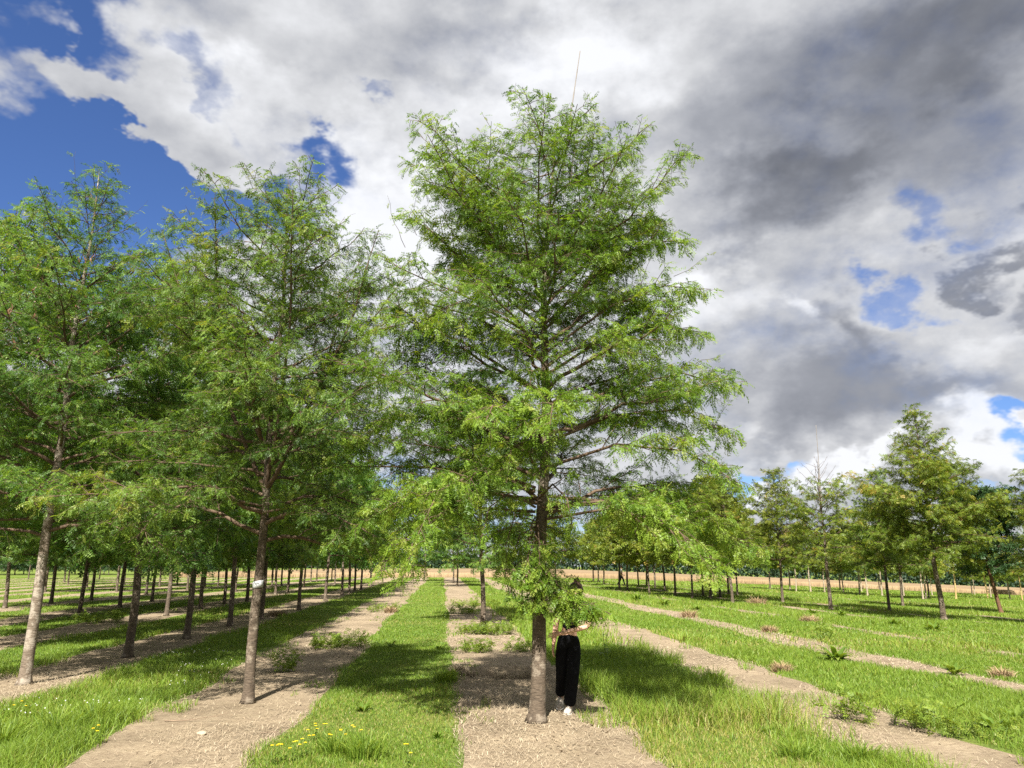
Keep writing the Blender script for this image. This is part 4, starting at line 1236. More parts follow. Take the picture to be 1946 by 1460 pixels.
def shoe(name, heel, toe, parent, w=.042):
    heel, toe = np.array(heel), np.array(toe)
    ax = toe - heel; L = np.linalg.norm(ax); ax = ax / L
    side = norm(np.cross(ax, (0, 0, 1.))); up = np.cross(side, ax)
    prof = [(0, .62, .075), (.08, .86, .085), (.3, .9, .085), (.5, .95, .068), (.72, 1.08, .052), (.9, .92, .042), (1.0, .45, .028)]
    b = MB(); ns = 10; vs = []
    for (t, ww, hh) in prof:
        for i in range(ns):
            a = i / ns * 2 * math.pi
            c, sn = math.cos(a), math.sin(a)
            p = heel + ax * L * t + side * c * w * ww * (1 if sn > -.3 else 1.0) + up * (max(0, sn) ** .8 * hh + min(0, sn) * .012)
            vs.append(p)
    q = [(i * ns + j, i * ns + (j + 1) % ns, (i + 1) * ns + (j + 1) % ns, (i + 1) * ns + j) for i in range(len(prof) - 1) for j in range(ns)]
    t0 = len(vs); vs += [heel + up * .03, toe + up * .012]
    tr = [(t0, (j + 1) % ns, j) for j in range(ns)] + [(t0 + 1, (len(prof) - 1) * ns + j, (len(prof) - 1) * ns + (j + 1) % ns) for j in range(ns)]
    b.add(vs, q, tr)
    o = b.build(name, M['shoe'], parent, smooth=True)
    s = MB(); vs = []
    for (t, ww, hh) in prof:
        for sx in (-1, 1):
            for z in (-.018, -.004):
                vs.append(heel + ax * (L * (t * 1.03 - .015)) + side * sx * w * ww * 1.04 + up * z)
    q = []
    for i in range(len(prof) - 1):
        k = 4 * i
        q += [(k, k + 1, k + 5, k + 4), (k + 3, k + 2, k + 6, k + 7), (k + 1, k + 3, k + 7, k + 5), (k + 2, k, k + 4, k + 6)]
    e = 4 * (len(prof) - 1)
    q += [(0, 2, 3, 1), (e, e + 1, e + 3, e + 2)]
    s.add(vs, q); s.build('sole', M['sole'], o)
    return o


def person_behind_branch():
    ox, oy = .70, 10.13    # the pose below is written round this foot
    gz = tz(ox, oy)
    root = empty('person', (ox + .02, oy, gz), 0.0, (1.12, 1.05, 1.0))
    W = lambda x, y, z: (x - ox, y - oy, z)
    pel, spi, che, nec = W(.70, 10.16, .86), W(.72, 10.16, 1.04), W(.755, 10.14, 1.22), W(.785, 10.12, 1.345)
    hea, top = W(.795, 10.06, 1.455), W(.80, 10.075, 1.53)
    shL, elL, wrL = W(.925, 10.12, 1.295), W(.92, 9.99, 1.05), W(.615, 9.87, .975)
    shR, elR, wrR = W(.60, 10.15, 1.285), W(.565, 10.20, 1.04), W(.535, 10.16, .82)
    hiL, knL, anL = W(.765, 10.16, .82), W(.745, 10.09, .45), W(.70, 10.13, .07)
    hiR, knR, anR = W(.635, 10.17, .82), W(.625, 10.20, .46), W(.62, 10.43, .13)
    # --- body, one continuous surface
    s = Sk()
    a = s.chain([pel, spi, che, nec, lerp(nec, hea, .55), hea, top], [(.125, .085), (.105, .075), (.125, .085), (.050, .050), (.052, .058), (.068, .082), (.058, .070)])
    s.chain([lerp(hea, top, .25) + np.array((-.005, -.088, -.02)) if False else tuple(np.array(hea) + np.array((-.004, -.088, -.008)))], [.011], a[5])        # nose
    for sx in (-1, 1):
        s.chain([tuple(np.array(hea) + np.array((sx * .073, .01, .0)))], [.012], a[5])                                                                       # ears
    L = s.chain([shL, lerp(shL, elL, .5), elL, lerp(elL, wrL, .4), wrL], [.050, .043, .035, .033, .024], a[2])
    add_hand(s, L[-1], wrL, (-.95, -.22, -.20), (-.1, .9, -.2), .165, .35, 1)
    Rr = s.chain([shR, lerp(shR, elR, .5), elR, lerp(elR, wrR, .4), wrR], [.050, .043, .035, .033, .024], a[2])
    add_hand(s, Rr[-1], wrR, (-.12, -.18, -.95), (.9, -.2, 0), .165, .4, -1)
    s.chain([hiL, knL, lerp(knL, anL, .35), anL, tuple(np.array(anL) + np.array((-.03, -.11, -.04)))], [.085, .058, .054, .036, .030], a[0])
    s.chain([hiR, knR, lerp(knR, anR, .35), anR, tuple(np.array(anR) + np.array((-.01, -.10, -.07)))], [.085, .058, .054, .036, .030], a[0])
    skin_mesh('body', s.v, s.e, s.r, M['skin'], root)
    # --- face
    for sx in (-1, 1):
        b = MB(); c = np.array(hea) + np.array((sx * .030 - .003, -.076, .018))
        tube(b, [c + (-.011, 0, 0), c + (0, -.004, 0), c + (.011, 0, 0)], [.002, .006, .002], 6); b.build('eye', M['eye'], root)
    b = MB(); c = np.array(hea) + np.array((-.003, -.076, -.045))
    tube(b, [c + (-.022, .006, 0), c + (0, -.004, .001), c + (.022, .006, 0)], [.002, .006, .002], 6); b.build('mouth', M['lips'], root)
    # --- t-shirt
    s = Sk()
    a = s.chain([lerp(pel, spi, .35), spi, che, lerp(che, nec, .62)], [(.132, .094), (.118, .088), (.142, .100), (.075, .068)], None)
    s.chain([shL, lerp(shL, elL, .42), lerp(shL, elL, .6)], [.066, .062, .060], a[2])
    s.chain([shR, lerp(shR, elR, .42), lerp(shR, elR, .6)], [.066, .062, .060], a[2])
    skin_mesh('shirt', s.v, s.e, s.r, M['black_shirt'], root)
    # --- wide trousers
    s = Sk()
    a = s.chain([lerp(pel, spi, .75), pel], [(.128, .096), (.155, .110)])
    s.chain([hiL, lerp(hiL, knL, .5), knL, lerp(knL, anL, .5), tuple(np.array(anL) + np.array((0, 0, .0)))], [.100, .088, .076, .074, .076], a[1])
    s.chain([hiR, lerp(hiR, knR, .5), knR, lerp(knR, anR, .5), tuple(np.array(anR) + np.array((0, 0, .03)))], [.100, .086, .072, .068, .068], a[1])
    skin_mesh('trousers', s.v, s.e, s.r, M['black_cloth'], root)
    # --- hair with a bun
    b = MB(); vs = []; n1, n2 = 14, 18; rr_ = np.random.RandomState(2)
    c = np.array(hea) + np.array((.002, .018, .035))
    for i in range(n1 + 1):
        ph = i / n1 * math.pi * .80
        for j in range(n2):
            th = j / n2 * 2 * math.pi
            d = np.array((math.sin(ph) * math.cos(th) * .086, math.sin(ph) * math.sin(th) * .108, math.cos(ph) * .105))
            if math.sin(th) < -.2 and ph > 1.0: d *= np.array((1, .80, .72))          # clear of the face
            vs.append(c + d * (1 + .035 * math.sin(th * 9 + ph * 3)))
    q = [(i * n2 + j, (i + 1) * n2 + j, (i + 1) * n2 + (j + 1) % n2, i * n2 + (j + 1) % n2) for i in range(n1) for j in range(n2)]
    b.add(vs, q)
    h = b.build('hair', M['hair'], root, smooth=True)
    b = MB(); vs = []; bc = np.array(top) + np.array((.012, .035, .070))
    for i in range(9):
        ph = i / 8 * math.pi
        for j in range(12):
            th = j / 12 * 2 * math.pi
            d = np.array((math.sin(ph) * math.cos(th), math.sin(ph) * math.sin(th), math.cos(ph))) * .040
            vs.append(bc + d * (1 + .10 * math.sin(3 * th + 5 * ph)))
    b.add(vs, [(i * 12 + j, (i + 1) * 12 + j, (i + 1) * 12 + (j + 1) % 12, i * 12 + (j + 1) % 12) for i in range(8) for j in range(12)])
    b.build('bun', M['hair'], h, smooth=True)
    shoe('shoe', (anL[0] + .015, anL[1] + .06, .022), (anL[0] - .045, anL[1] - .17, .020), root)
    shoe('shoe', (anR[0], anR[1] + .05, .10), (anR[0] - .02, anR[1] - .155, .022), root)
    tag(root, 'person in black shirt and trousers, hair in a bun, standing behind a leafy branch', 'person')
    return root


def far_person(x, y):
    root = empty('person', (x, y, tz(x, y)))
    s = Sk()
    pel, che, nec, hea, top = (0, 0, .92), (.03, 0, 1.30), (.05, 0, 1.47), (.07, 0, 1.60), (.07, 0, 1.68)
    a = s.chain([pel, (0.01, 0, 1.1), che, nec, hea, top], [(.10, .14), (.09, .13), (.11, .16), .055, (.095, .075), (.08, .065)])
    s.chain([(.17, 0, 1.59)], [.014], a[4])
    wr = []
    for sy, ex, wx in ((-1, -.10, .12), (1, .12, .30)):
        ids = s.chain([(.03, sy * .20, 1.40), (ex * .6, sy * .24, 1.13), (wx, sy * .22, .95)], [.055, .042, .028], a[2])
        add_hand(s, ids[-1], (wx, sy * .22, .95), (.4, 0, -.9), (.6, -sy * .5, .2), .18, .4, sy)
    legs = [((0, -.09, .88), (.18, -.09, .50), (.28, -.09, .08)), ((0, .09, .88), (-.06, .09, .48), (-.34, .09, .14))]
    for h, k, an in legs:
        s.chain([h, k, an, (an[0] + .12, an[1], an[2] - .04)], [.09, .06, .04, .032], a[0])
    skin_mesh('body', s.v, s.e, s.r, M['skin'], root, 1)
    s = Sk()
    a = s.chain([(0, 0, .98), (.01, 0, 1.12), che, (.045, 0, 1.42)], [(.12, .16), (.115, .155), (.13, .18), (.08, .10)])
    for sy, ex in ((-1, -.10), (1, .12)):
        s.chain([(.03, sy * .20, 1.40), (ex * .4, sy * .235, 1.2)], [.072, .066], a[2])
    skin_mesh('shirt', s.v, s.e, s.r, M['pale_shirt'], root, 1)
    s = Sk(); a = s.chain([(0, 0, 1.0), pel], [(.115, .15), (.125, .16)])
    for h, k, an in legs: s.chain([h, k, an], [.105, .08, .07], a[1])
    skin_mesh('trousers', s.v, s.e, s.r, M['dark_jeans'], root, 1)
    b = MB(); vs = [];
    for i in range(8):
        ph = i / 7 * 2.2
        for j in range(10):
            th = j / 10 * 6.283
            vs.append((.06 + .115 * math.sin(ph) * math.cos(th), .09 * math.sin(ph) * math.sin(th), 1.645 + .115 * math.cos(ph)))
    b.add(vs, [(i * 10 + j, (i + 1) * 10 + j, (i + 1) * 10 + (j + 1) % 10, i * 10 + (j + 1) % 10) for i in range(7) for j in range(10)])
    b.build('hair', M['hair'], root, smooth=True)
    for h, k, an in legs:
        shoe('shoe', (an[0] - .05, an[1], an[2] - .06), (an[0] + .2, an[1], an[2] - .06 if an[2] < .1 else .02), root)
    tag(root, 'small distant person in a pale top walking among the dark trunks', 'person')


person_behind_branch()
far_person(10.0, 71.0)

# ------------------------------------------------------------------ grass, straw
M['grass'] = leaf_material('grass_blade', [(0, (.070, .135, .014)), (.4, (.145, .230, .026)), (.7, (.205, .285, .036)), (.88, (.27, .27, .055)), (1, (.36, .29, .14))], gloss=0.3, trans=0.35)
M['dead_grass'] = tone_material('dead_straw', [(0, (.12, .085, .055)), (.3, (.27, .21, .14)), (.8, (.36, .295, .205)), (1, (.44, .37, .27))])
LUSH = sines(21, 10, 0.5, 3.5)
DRY = sines(22, 10, 0.4, 2.5)
PATCH = sines(23, 12, 0.25, 1.6)


def row_of(x, y):
    r = x - 0.29 + TURN * (y - 9.5)
    k = np.clip(np.round(r / ROW), -14, 15).astype(int)
    return r, k, r - k * ROW


def soil_dist(x, y):
    """how far a point is inside the turf (positive) or inside a bare strip (negative), metres"""
    r, k, d = row_of(x, y)
    out = np.zeros_like(x)
    for kk in np.unique(k):
        m = k == kk
        hl = half_width(kk, -1, y[m]); hr = half_width(kk, 1, y[m])
        out[m] = np.where(d[m] < 0, -d[m] - hl, d[m] - hr)
    return out, k


def blades(mb, x, y, h, w, lean, tone, rng, seg=2):
    n = len(x)
    z = terrain(x, y) - 0.005
    a = rng.uniform(0, 2 * math.pi, n)          # facing of the blade
    b = rng.uniform(0, 2 * math.pi, n)          # where it leans
    sx, sy = np.cos(a) * w / 2, np.sin(a) * w / 2
    lx, ly = np.cos(b) * lean * h, np.sin(b) * lean * h
    p = lambda fx, t, wd: np.stack([x + sx * wd + lx * t ** 2, y + sy * wd + ly * t ** 2, z + h * (t - 0.35 * lean * t ** 2)], -1)
    if seg == 2:
        v = np.stack([p(0, 0., -1), p(0, 0., 1), p(0, .55, .8), p(0, .55, -.8), p(0, 1., 0)], 1)
        base = np.arange(n)[:, None] * 5
        mb.add(v.reshape(-1, 3), base + np.array([[0, 1, 2, 3]]), base + np.array([[3, 2, 4]]), tone, tone)
    else:
        v = np.stack([p(0, 0., -1), p(0, 0., 1), p(0, 1., 0)], 1)
        base = np.arange(n)[:, None] * 3
        mb.add(v.reshape(-1, 3), None, base + np.array([[0, 1, 2]]), None, tone)


def in_view(x, y, pad=1.5):
    return (np.abs(x) < 0.74 * y + pad + 1.5)


def build_grass():
    rng = np.random.RandomState(5)
    mb = MB()
    zones = [(5.2, 8.5, 3600, .0065, 1.0, 2), (8.5, 12, 2600, .0075, 1.0, 2), (12, 18, 1250, .011, 1.05, 2), (18, 28, 480, .018, 1.1, 2),
             (28, 45, 170, .032, 1.15, 1), (45, 72, 60, .055, 1.2, 1), (72, 105, 22, .09, 1.2, 1)]
    for (y0, y1, dens, w, hs, seg) in zones:
        xmax = 0.74 * y1 + 3
        n = int((y1 - y0) * 2 * xmax * dens)
        x = rng.uniform(-xmax, xmax, n); y = rng.uniform(y0, y1, n)
        m = in_view(x, y); x, y = x[m], y[m]
        d, k = soil_dist(x, y)
        keep = rng.rand(len(x)) < np.clip((d + 0.10 + .10 * field(PATCH, x * 6, y * 6)) / 0.26, 0, 1) ** 1.4
        creep = (k <= 1) & (d < 0) & (d > -.45) & (field(PATCH, x * 5 + 9, y * 5) > .52) & (rng.rand(len(x)) < .30)
        keep |= creep
        # right of the middle the strips are half overgrown
        ov = (k >= 2) & (d < 0) & (rng.rand(len(x)) < np.where(k >= 3, .35, .12) * (field(PATCH, x, y) > -0.1))
        thin = (k == 1) & (d < 0) & (rng.rand(len(x)) < .10) & (field(PATCH, x * 2, y * 2) > 0.25)
        keep |= ov | thin
        x, y, d, k = x[keep], y[keep], d[keep], k[keep]
        lush = field(LUSH, x, y); dry = field(DRY, x, y) + 0.35 * field(LUSH, x * 3, y * 3)
        right = k >= 1
        r = row_of(x, y)[0]
        edge = np.exp(-(np.maximum(d, 0) / 0.22) ** 2)
        h = 0.050 + 0.03 * np.clip(lush + .3, 0, 1.4) + 0.05 * edge * np.clip(.6 + lush, .2, 1.5)
        rightside = r > 0.5
        h = np.where(rightside, h * 1.45 + 0.06 * np.clip(lush, 0, 1), h)
        # the tall uncut grass beside the middle tree, and along the strip to the left
        h = h + np.where((r > 0.9) & (r < 3.2) & (y > 9.2) & (y < 15.5), 0.13 * np.clip(.75 + .6 * lush, 0, 1.4), 0)
        h = h + np.where((r < -1.0) & (r > -2.8) & (y > 11.5) & (y < 15.5), 0.07 * np.clip(.5 + lush, 0, 1.4), 0)
        h = h + np.where((r < -4.7) & (r > -5.9) & (y < 9.6), 0.17 * np.clip(1 - np.abs(r + 5.05) / .55, 0, 1), 0)
        h = h + np.where((r < -4.7) & (r > -6.6) & (y > 9.6) & (y < 15), 0.04, 0)
        h = h * rng.uniform(.55, 1.25, len(x)) * hs
        nearmid = (r > -2.9) & (r < -0.9) & (y < 9.6)
        dryness = np.clip(dry * .5 + np.where(nearmid, .30, 0.0) + np.where((r > .9) & (r < 2.4) & (y < 9.3), .95, 0) + np.where(y > 28, .1, 0), 0, 1)
        tone = 0.36 + 0.16 * rng.randn(len(x)) + 0.10 * lush + np.where(rightside, .06, 0)
        isdry = rng.rand(len(x)) < dryness * .62 + .05
        tone = np.where(isdry, rng.uniform(.8, 1.0, len(x)), np.clip(tone, 0.02, .8))
        h = np.where(isdry, h * .7, h)
        sparse = rng.rand(len(x)) > dryness * .45
        x, y, h, tone = x[sparse], y[sparse], h[sparse], tone[sparse]
        lean = rng.uniform(.15, 1.0, len(x))
        blades(mb, x, y, h, w * rng.uniform(.6, 1.3, len(x)), lean, tone, rng, seg)
    o = mb.build('grass', M['grass'])
    tag(o, kind='stuff')
    # straw: short dead stems lying on the bare strips
    mb = MB()
    for (y0, y1, dens, w) in ((5.2, 9, 1500, .0032), (9, 13, 900, .0045), (13, 20, 330, .0075), (20, 34, 70, .013)):
        xmax = 0.74 * y1 + 3
        n = int((y1 - y0) * 2 * xmax * dens)
        x = rng.uniform(-xmax, xmax, n); y = rng.uniform(y0, y1, n)
        m = in_view(x, y); x, y = x[m], y[m]
        d, k = soil_dist(x, y)
        pt = field(PATCH, x * 3, y * 3)
        m = (d < 0.06) & (rng.rand(len(x)) < np.clip(.42 + .6 * pt, .05, 1))
        x, y = x[m], y[m]; n = len(x)
        L = rng.uniform(.02, .085, n) * (1 + 0.25 * (y0 > 12)); a = rng.uniform(0, math.pi, n)
        z = terrain(x, y) + rng.uniform(.004, .02, n); dz = rng.uniform(-.014, .03, n)
        ca, sa = np.cos(a), np.sin(a); ww = w * rng.uniform(.5, 1.3, n)
        v = np.stack([np.stack([x - sa * ww / 2, y + ca * ww / 2, z], -1), np.stack([x + sa * ww / 2, y - ca * ww / 2, z], -1),
                      np.stack([x + ca * L + sa * ww / 2, y + sa * L - ca * ww / 2, z + dz], -1), np.stack([x + ca * L - sa * ww / 2, y + sa * L + ca * ww / 2, z + dz], -1)], 1)
        mb.add(v.reshape(-1, 3), np.arange(4 * n).reshape(-1, 4), None, rng.rand(n))
    # withered brown leaves and crumbs among the straw
    n = 26000
    y = 5.2 + 15 * rng.rand(n) ** 1.5; x = rng.uniform(-1, 1, n) * (0.74 * y + 3)
    d, k = soil_dist(x, y); m = (d < .02) & (rng.rand(n) < np.clip(.3 + .8 * field(PATCH, x * 2 + 5, y * 2), .05, 1)); x, y = x[m], y[m]; n = len(x)
    s = rng.uniform(.006, .02, n) * (1 + .04 * y); a = rng.uniform(0, 6.28, n); ca, sa = np.cos(a) * s, np.sin(a) * s
    z = terrain(x, y) + rng.uniform(.006, .016, n); t1, t2 = rng.uniform(-.8, .8, n) * s, rng.uniform(-.8, .8, n) * s
    v = np.stack([np.stack([x - ca, y - sa, z + t1], -1), np.stack([x + sa * .5, y - ca * .5, z], -1), np.stack([x + ca, y + sa, z + t2], -1), np.stack([x - sa * .5, y + ca * .5, z + .3 * s], -1)], 1)
    mb.add(v.reshape(-1, 3), np.arange(4 * n).reshape(-1, 4), None, rng.uniform(0, .32, n))
    o = mb.build('straw', M['dead_grass'])
    tag(o, kind='stuff')


build_grass()

# ------------------------------------------------------------------ weeds, tufts, flowers, litter
M['dock'] = leaf_material('dock_leaf', [(0, (.075, .14, .018)), (.5, (.13, .21, .028)), (1, (.20, .26, .045))], gloss=.3, trans=.4)
M['sprout'] = leaf_material('sprout_leaf', [(0, (.10, .17, .02)), (.5, (.17, .25, .03)), (1, (.26, .30, .05))], gloss=.4, trans=.45)
M['tuft'] = tone_material('dry_reddish_grass', [(0, (.16, .105, .05)), (.5, (.29, .195, .11)), (1, (.42, .32, .20))])
M['lush'] = leaf_material('lush_grass', [(0, (.09, .17, .018)), (.5, (.16, .25, .028)), (1, (.25, .32, .05))], gloss=.35, trans=.45)
M['petal'] = plain_material('yellow_petal', (.80, .56, .02), .6, .2, .06, 40)
M['white_petal'] = plain_material('white_petal', (.75, .75, .70), .6, .2, .06, 40)
M['stem'] = plain_material('green_stem', (.09, .15, .03), .7, .2, .2, 30)
M['stone'] = plain_material('limestone', (.33, .265, .19), .9, .2, .2, 14, .5)
M['stick'] = plain_material('dry_stick', (.20, .145, .10), .9, .15, .3, 14, .4)


def strap_leaf(mb, base, a, L, w, rise, tone, seg=5, fold=.25):
    """broad arching leaf with a folded midrib"""
    base = np.array(base); out = np.array((math.cos(a), math.sin(a), 0)); sd = np.array((-math.sin(a), math.cos(a), 0))
    vs = []
    for i in range(seg + 1):
        t = i / seg
        c = base + out * L * (t * .9) * math.cos(rise * .6) + np.array((0, 0, L * (math.sin(rise) * t * 1.25 - .75 * t * t * (1.1 - .4 * math.sin(rise)))))
        wd = w * (math.sin(math.pi * min(1, .08 + .95 * t)) ** .7 if i < seg else .03)
        wav = .05 * L * math.sin(7 * t + a)
        vs += [c + sd * wd + np.array((0, 0, fold * wd + wav * .3)), c, c - sd * wd + np.array((0, 0, fold * wd - wav * .3))]
    q = []
    for i in range(seg):
        k = i * 3; q += [(k, k + 1, k + 4, k + 3), (k + 1, k + 2, k + 5, k + 4)]
    mb.add(vs, q, None, np.clip(tone, 0, 1))


def dock(x, y, size, n, seed, label, upright=.75, stalk=False):
    r = np.random.RandomState(seed); size *= .72; n = int(n * 2)
    root = empty('dock_plant', (x, y, tz(x, y)))
    b = MB()
    for i in range(n):
        a = i * 2.4 + r.uniform(-.4, .4); ri = upright + r.uniform(-.3, .4) + .3 * (i / n)
        strap_leaf(b, (.02 * math.cos(a), .02 * math.sin(a), 0), a, size * r.uniform(.6, 1.15), size * r.uniform(.075, .12), ri, r.uniform(.1, .95))
    b.build('leaves', M['dock'], root)
    if stalk:
        f = MB()
        for j in range(2):
            s = MB(); p = polyline((0, 0, 0), (r.uniform(-.15, .15), r.uniform(-.15, .15), 1), size * 1.9, 6, r, .05, (0, 0, 0))
            tube(s, p, np.linspace(.006, .002, 7), 5); s.build('stem', M['stem'], root)
            for k in range(10):
                q, t = along(p, [r.uniform(.3, 1)])
                strap_leaf(f, q[0], r.uniform(0, 6.28), size * .25, size * .05, .4, r.rand(), 3)
        f.build('stem_leaves', M['dock'], root)
    tag(root, label, 'weed', 'broad leaved weeds')


def sprout(x, y, hgt, spread, n, seed, label, leaf='sprout'):
    r = np.random.RandomState(seed)
    root = empty('sucker_shoots', (x, y, tz(x, y)))
    n = int(n * (1.5 if x < 1 else .75)); g = Grower(seed, leaf=.13, frond_gap=.026)
    for i in range(n):
        a = r.uniform(0, 6.28); d = spread * math.sqrt(r.rand())
        p = np.array((math.cos(a) * d, math.sin(a) * d, 0))
        p[2] = tz(x + p[0], y + p[1]) - tz(x, y)
        pts = polyline(p, (math.cos(a) * .35, math.sin(a) * .35, 1), hgt * r.uniform(.6, 1.1), 4, r, .1, (0, 0, -.1))
        tube(g.limbs, pts, np.linspace(.004, .0015, 5), 4, cap=False)
        g.leaves_on(pts, .12, 1.0, .5)
        if r.rand() < .6:
            q, t = along(pts, [.4]); a2 = r.uniform(0, 6.28)
            g.twig(q[0], (math.cos(a2), math.sin(a2), .6), hgt * .4, .002, .55, 0)
    g.limbs.build('stem', M['stem'], root, smooth=True)
    mb = MB(); g.fr.build(mb, 'mid', r, .6); mb.build('leaves', M[leaf], root)
    tag(root, label, 'seedlings', 'sprouting shoots in the bare strips')


def tuft(name, x, y, hgt, spread, n, seed, label, material, cat, group, w=.006, lean=(.2, .9)):
    r = np.random.RandomState(seed)
    mb = MB()
    d = spread * np.sqrt(r.rand(n)) * (.4 + .6 * r.rand(n)); a = r.uniform(0, 6.28, n)
    px, py = x + d * np.cos(a), y + d * np.sin(a) * .8
    h = hgt * r.uniform(.45, 1.15, n) * (1.1 - .5 * d / spread)
    z = terrain(px, py)
    fa = r.uniform(0, 6.28, n); la = a + r.randn(n) * .8; ln = r.uniform(lean[0], lean[1], n)
    ww = w * r.uniform(.6, 1.3, n)
    P = lambda t, k: np.stack([px - x + np.cos(fa) * ww * k + np.cos(la) * ln * h * t * t, py - y + np.sin(fa) * ww * k + np.sin(la) * ln * h * t * t,
                               z - tz(x, y) + h * (t - .45 * ln * t * t * t)], -1)
    v = np.stack([P(0, -1), P(0, 1), P(.4, .9), P(.4, -.9), P(.75, .6), P(.75, -.6), P(1., 0)], 1)
    bse = np.arange(n)[:, None] * 7
    tn = r.rand(n)
    mb.add(v.reshape(-1, 3), np.concatenate([bse + np.array([[0, 1, 2, 3]]), bse + np.array([[3, 2, 4, 5]])]), bse + np.array([[5, 4, 6]]), np.concatenate([tn, tn]), tn)
    o = mb.build(name, material); o.location = (x, y, tz(x, y))
    tag(o, label, cat, group)


def flower(x, y, hgt, seed, label, n=5):
    r = np.random.RandomState(seed)
    root = empty('yellow_flower', (x, y, tz(x, y)))
    s = MB(); lf = MB()
    for i in range(n):
        a = r.uniform(0, 6.28)
        p = polyline((r.uniform(-.05, .05), r.uniform(-.05, .05), 0), (math.cos(a) * .3, math.sin(a) * .3, 1), hgt * r.uniform(.7, 1.15), 4, r, .06, (0, 0, .1))
        tube(s, p, np.linspace(.003, .0015, 5), 4)
        for k in range(4):
            q, t = along(p, [r.uniform(.1, .7)]); strap_leaf(lf, q[0], r.uniform(0, 6.28), .05, .010, .5, r.rand(), 3)
        f = MB(); c = p[-1]; m = 8
        for k in range(m):
            b = k / m * 6.283 + a; d = np.array((math.cos(b), math.sin(b), .18)); sd = np.array((-math.sin(b), math.cos(b), 0))
            R_ = .019
            f.add([c, c + d * R_ * .6 + sd * R_ * .3, c + d * R_, c + d * R_ * .6 - sd * R_ * .3], [(0, 1, 2, 3)])
        f.add([c + np.array((.006 * math.cos(u), .006 * math.sin(u), .004)) for u in np.linspace(0, 6.283, 7)[:-1]] + [c + np.array((0, 0, .008))], None, [(k, (k + 1) % 6, 6) for k in range(6)])
        f.build('flower_head', M['petal'], root)
    s.build('stem', M['stem'], root); lf.build('leaves', M['dock'], root)
    tag(root, label, 'flower', 'yellow flowers at the front of the turf')


DOCKS = [(6.32, 15.46, .62, 22, 'large arching dock clump on the second grass alley right of the person'),
         (7.67, 13.82, .46, 14, 'bright green dock with upright leaves near the right edge, beside bare straw'),
         (5.5, 9.25, .36, 14, 'low broad dock on the bank above the bare strip, lower right corner'),
         (6.07, 9.75, .34, 12, 'dock leaves at the right edge, just behind the low corner dock'),
         (11.95, 31.13, .50, 12, 'pale docks beside the foot of the leafless-topped tree'),
         (12.44, 25.58, .52, 14, 'big dock in open grass in front of the tall conical tree'),
         (12.7, 23.7, .55, 16, 'wide dock in front of the conical tree, nearer than its neighbour'),
         (12.7, 30.2, .5, 12, 'dock just left of the conical tree in the dappled shade'),
         (6.35, 39.73, .75, 18, 'bushy weed clump right of the person, in the far grass'),
         (6.99, 35.92, .62, 16, 'bushy weed clump nearer and right of the other one beyond the person'),
         (9.97, 37.32, .5, 12, 'small dock in the grass before the right hand trunks'),
         (7.68, 32.46, .5, 12, 'dock beside the reddish dry tuft in the far bare strip'),
         (7.73, 21.98, .30, 10, 'dark compact weed standing in the second bare strip at the right'),
         (1.16, 13.29, .34, 10, 'dark dock at the grass edge right behind the person\'s legs'),
         (1.64, 12.05, .26, 9, 'dock in the shaded tall grass right of the person'),
         (1.86, 15.84, .36, 12, 'sunlit dock above the shaded grass right of the person'),
         (-1.57, 17.16, .34, 12, 'pale leafy weed in the middle of the grass alley, just above the shadow'),
         (-2.71, 17.66, .30, 10, 'leafy weed by the left edge of the grass alley above the shadow'),
         (-1.88, 10.17, .26, 10, 'flat dock at the near edge of the alley\'s shadow'),
         (-0.79, 8.68, .16, 8, 'tiny flat dock in thin turf left of the bare middle strip'),
         (10.87, 18.86, .42, 12, 'tallish dock in the right hand grass by the picture edge'),
         (2.83, 8.96, .24, 12, 'bright flat weed in the sunny grass, bottom right of the person'),
         (2.26, 9.35, .24, 10, 'flat weed at the near edge of the right hand grass shadow')]
for i, (x, y, sz, n, lab) in enumerate(DOCKS):
    dock(x, y, sz, n, 300 + i, lab, stalk=lab.startswith(('tallish', 'sunlit')))
SPROUTS = [(-0.96, 21.25, .34, .42, 16, 'yellow green shoots left of the second middle-row tree, in its bare strip'),
           (-0.39, 20.95, .36, .40, 16, 'yellow green shoots in front of the second middle-row tree'),
           (-0.73, 16.87, .30, .30, 12, 'yellow green shoots left of centre behind the dug hole'),
           (0.06, 16.89, .26, .24, 8, 'small seedling clump right of centre behind the dug hole'),
           (-4.09, 17.43, .34, .26, 12, 'dark shoots in the strip behind the tagged tree'),
           (-3.67, 17.65, .36, .36, 16, 'spreading shoots beside the dark ones in the tagged tree\'s strip'),
           (-1.97, 34.45, .34, .6, 16, 'far green patch of shoots at left in the middle strip'),
           (-1.07, 33.25, .34, .6, 16, 'far green patch of shoots at right in the middle strip'),
           (-1.6, 29.2, .36, .6, 18, 'green patch of shoots behind the second middle-row tree'),
           (-4.9, 30.28, .36, .55, 16, 'green shoots beside a reddish dry tuft in the tagged tree\'s strip'),
           (-3.9, 13.64, .40, .12, 6, 'spindly dark weed alone in the tagged tree\'s shade'),
           (4.42, 9.48, .42, .34, 12, 'thin yellow green stems in the near right bare strip'),
           (4.75, 9.01, .36, .26, 8, 'sparse stems at the front of the right bare strip'),
           (4.15, 9.9, .34, .26, 8, 'sparse stems furthest back of three in the right bare strip'),
           (5.19, 8.71, .28, .12, 5, 'single sprig at the bottom right edge of the straw'),
           (-12.92, 24.65, .40, .6, 18, 'bright shoots in the bare strip at the left edge, between grey trunks'),
           (8.04, 20.22, .55, .35, 10, 'yellow flowering-looking stems in the second bare strip at right')]
for i, (x, y, h, sp, n, lab) in enumerate(SPROUTS):
    sprout(x, y, h, sp, n, 400 + i, lab)
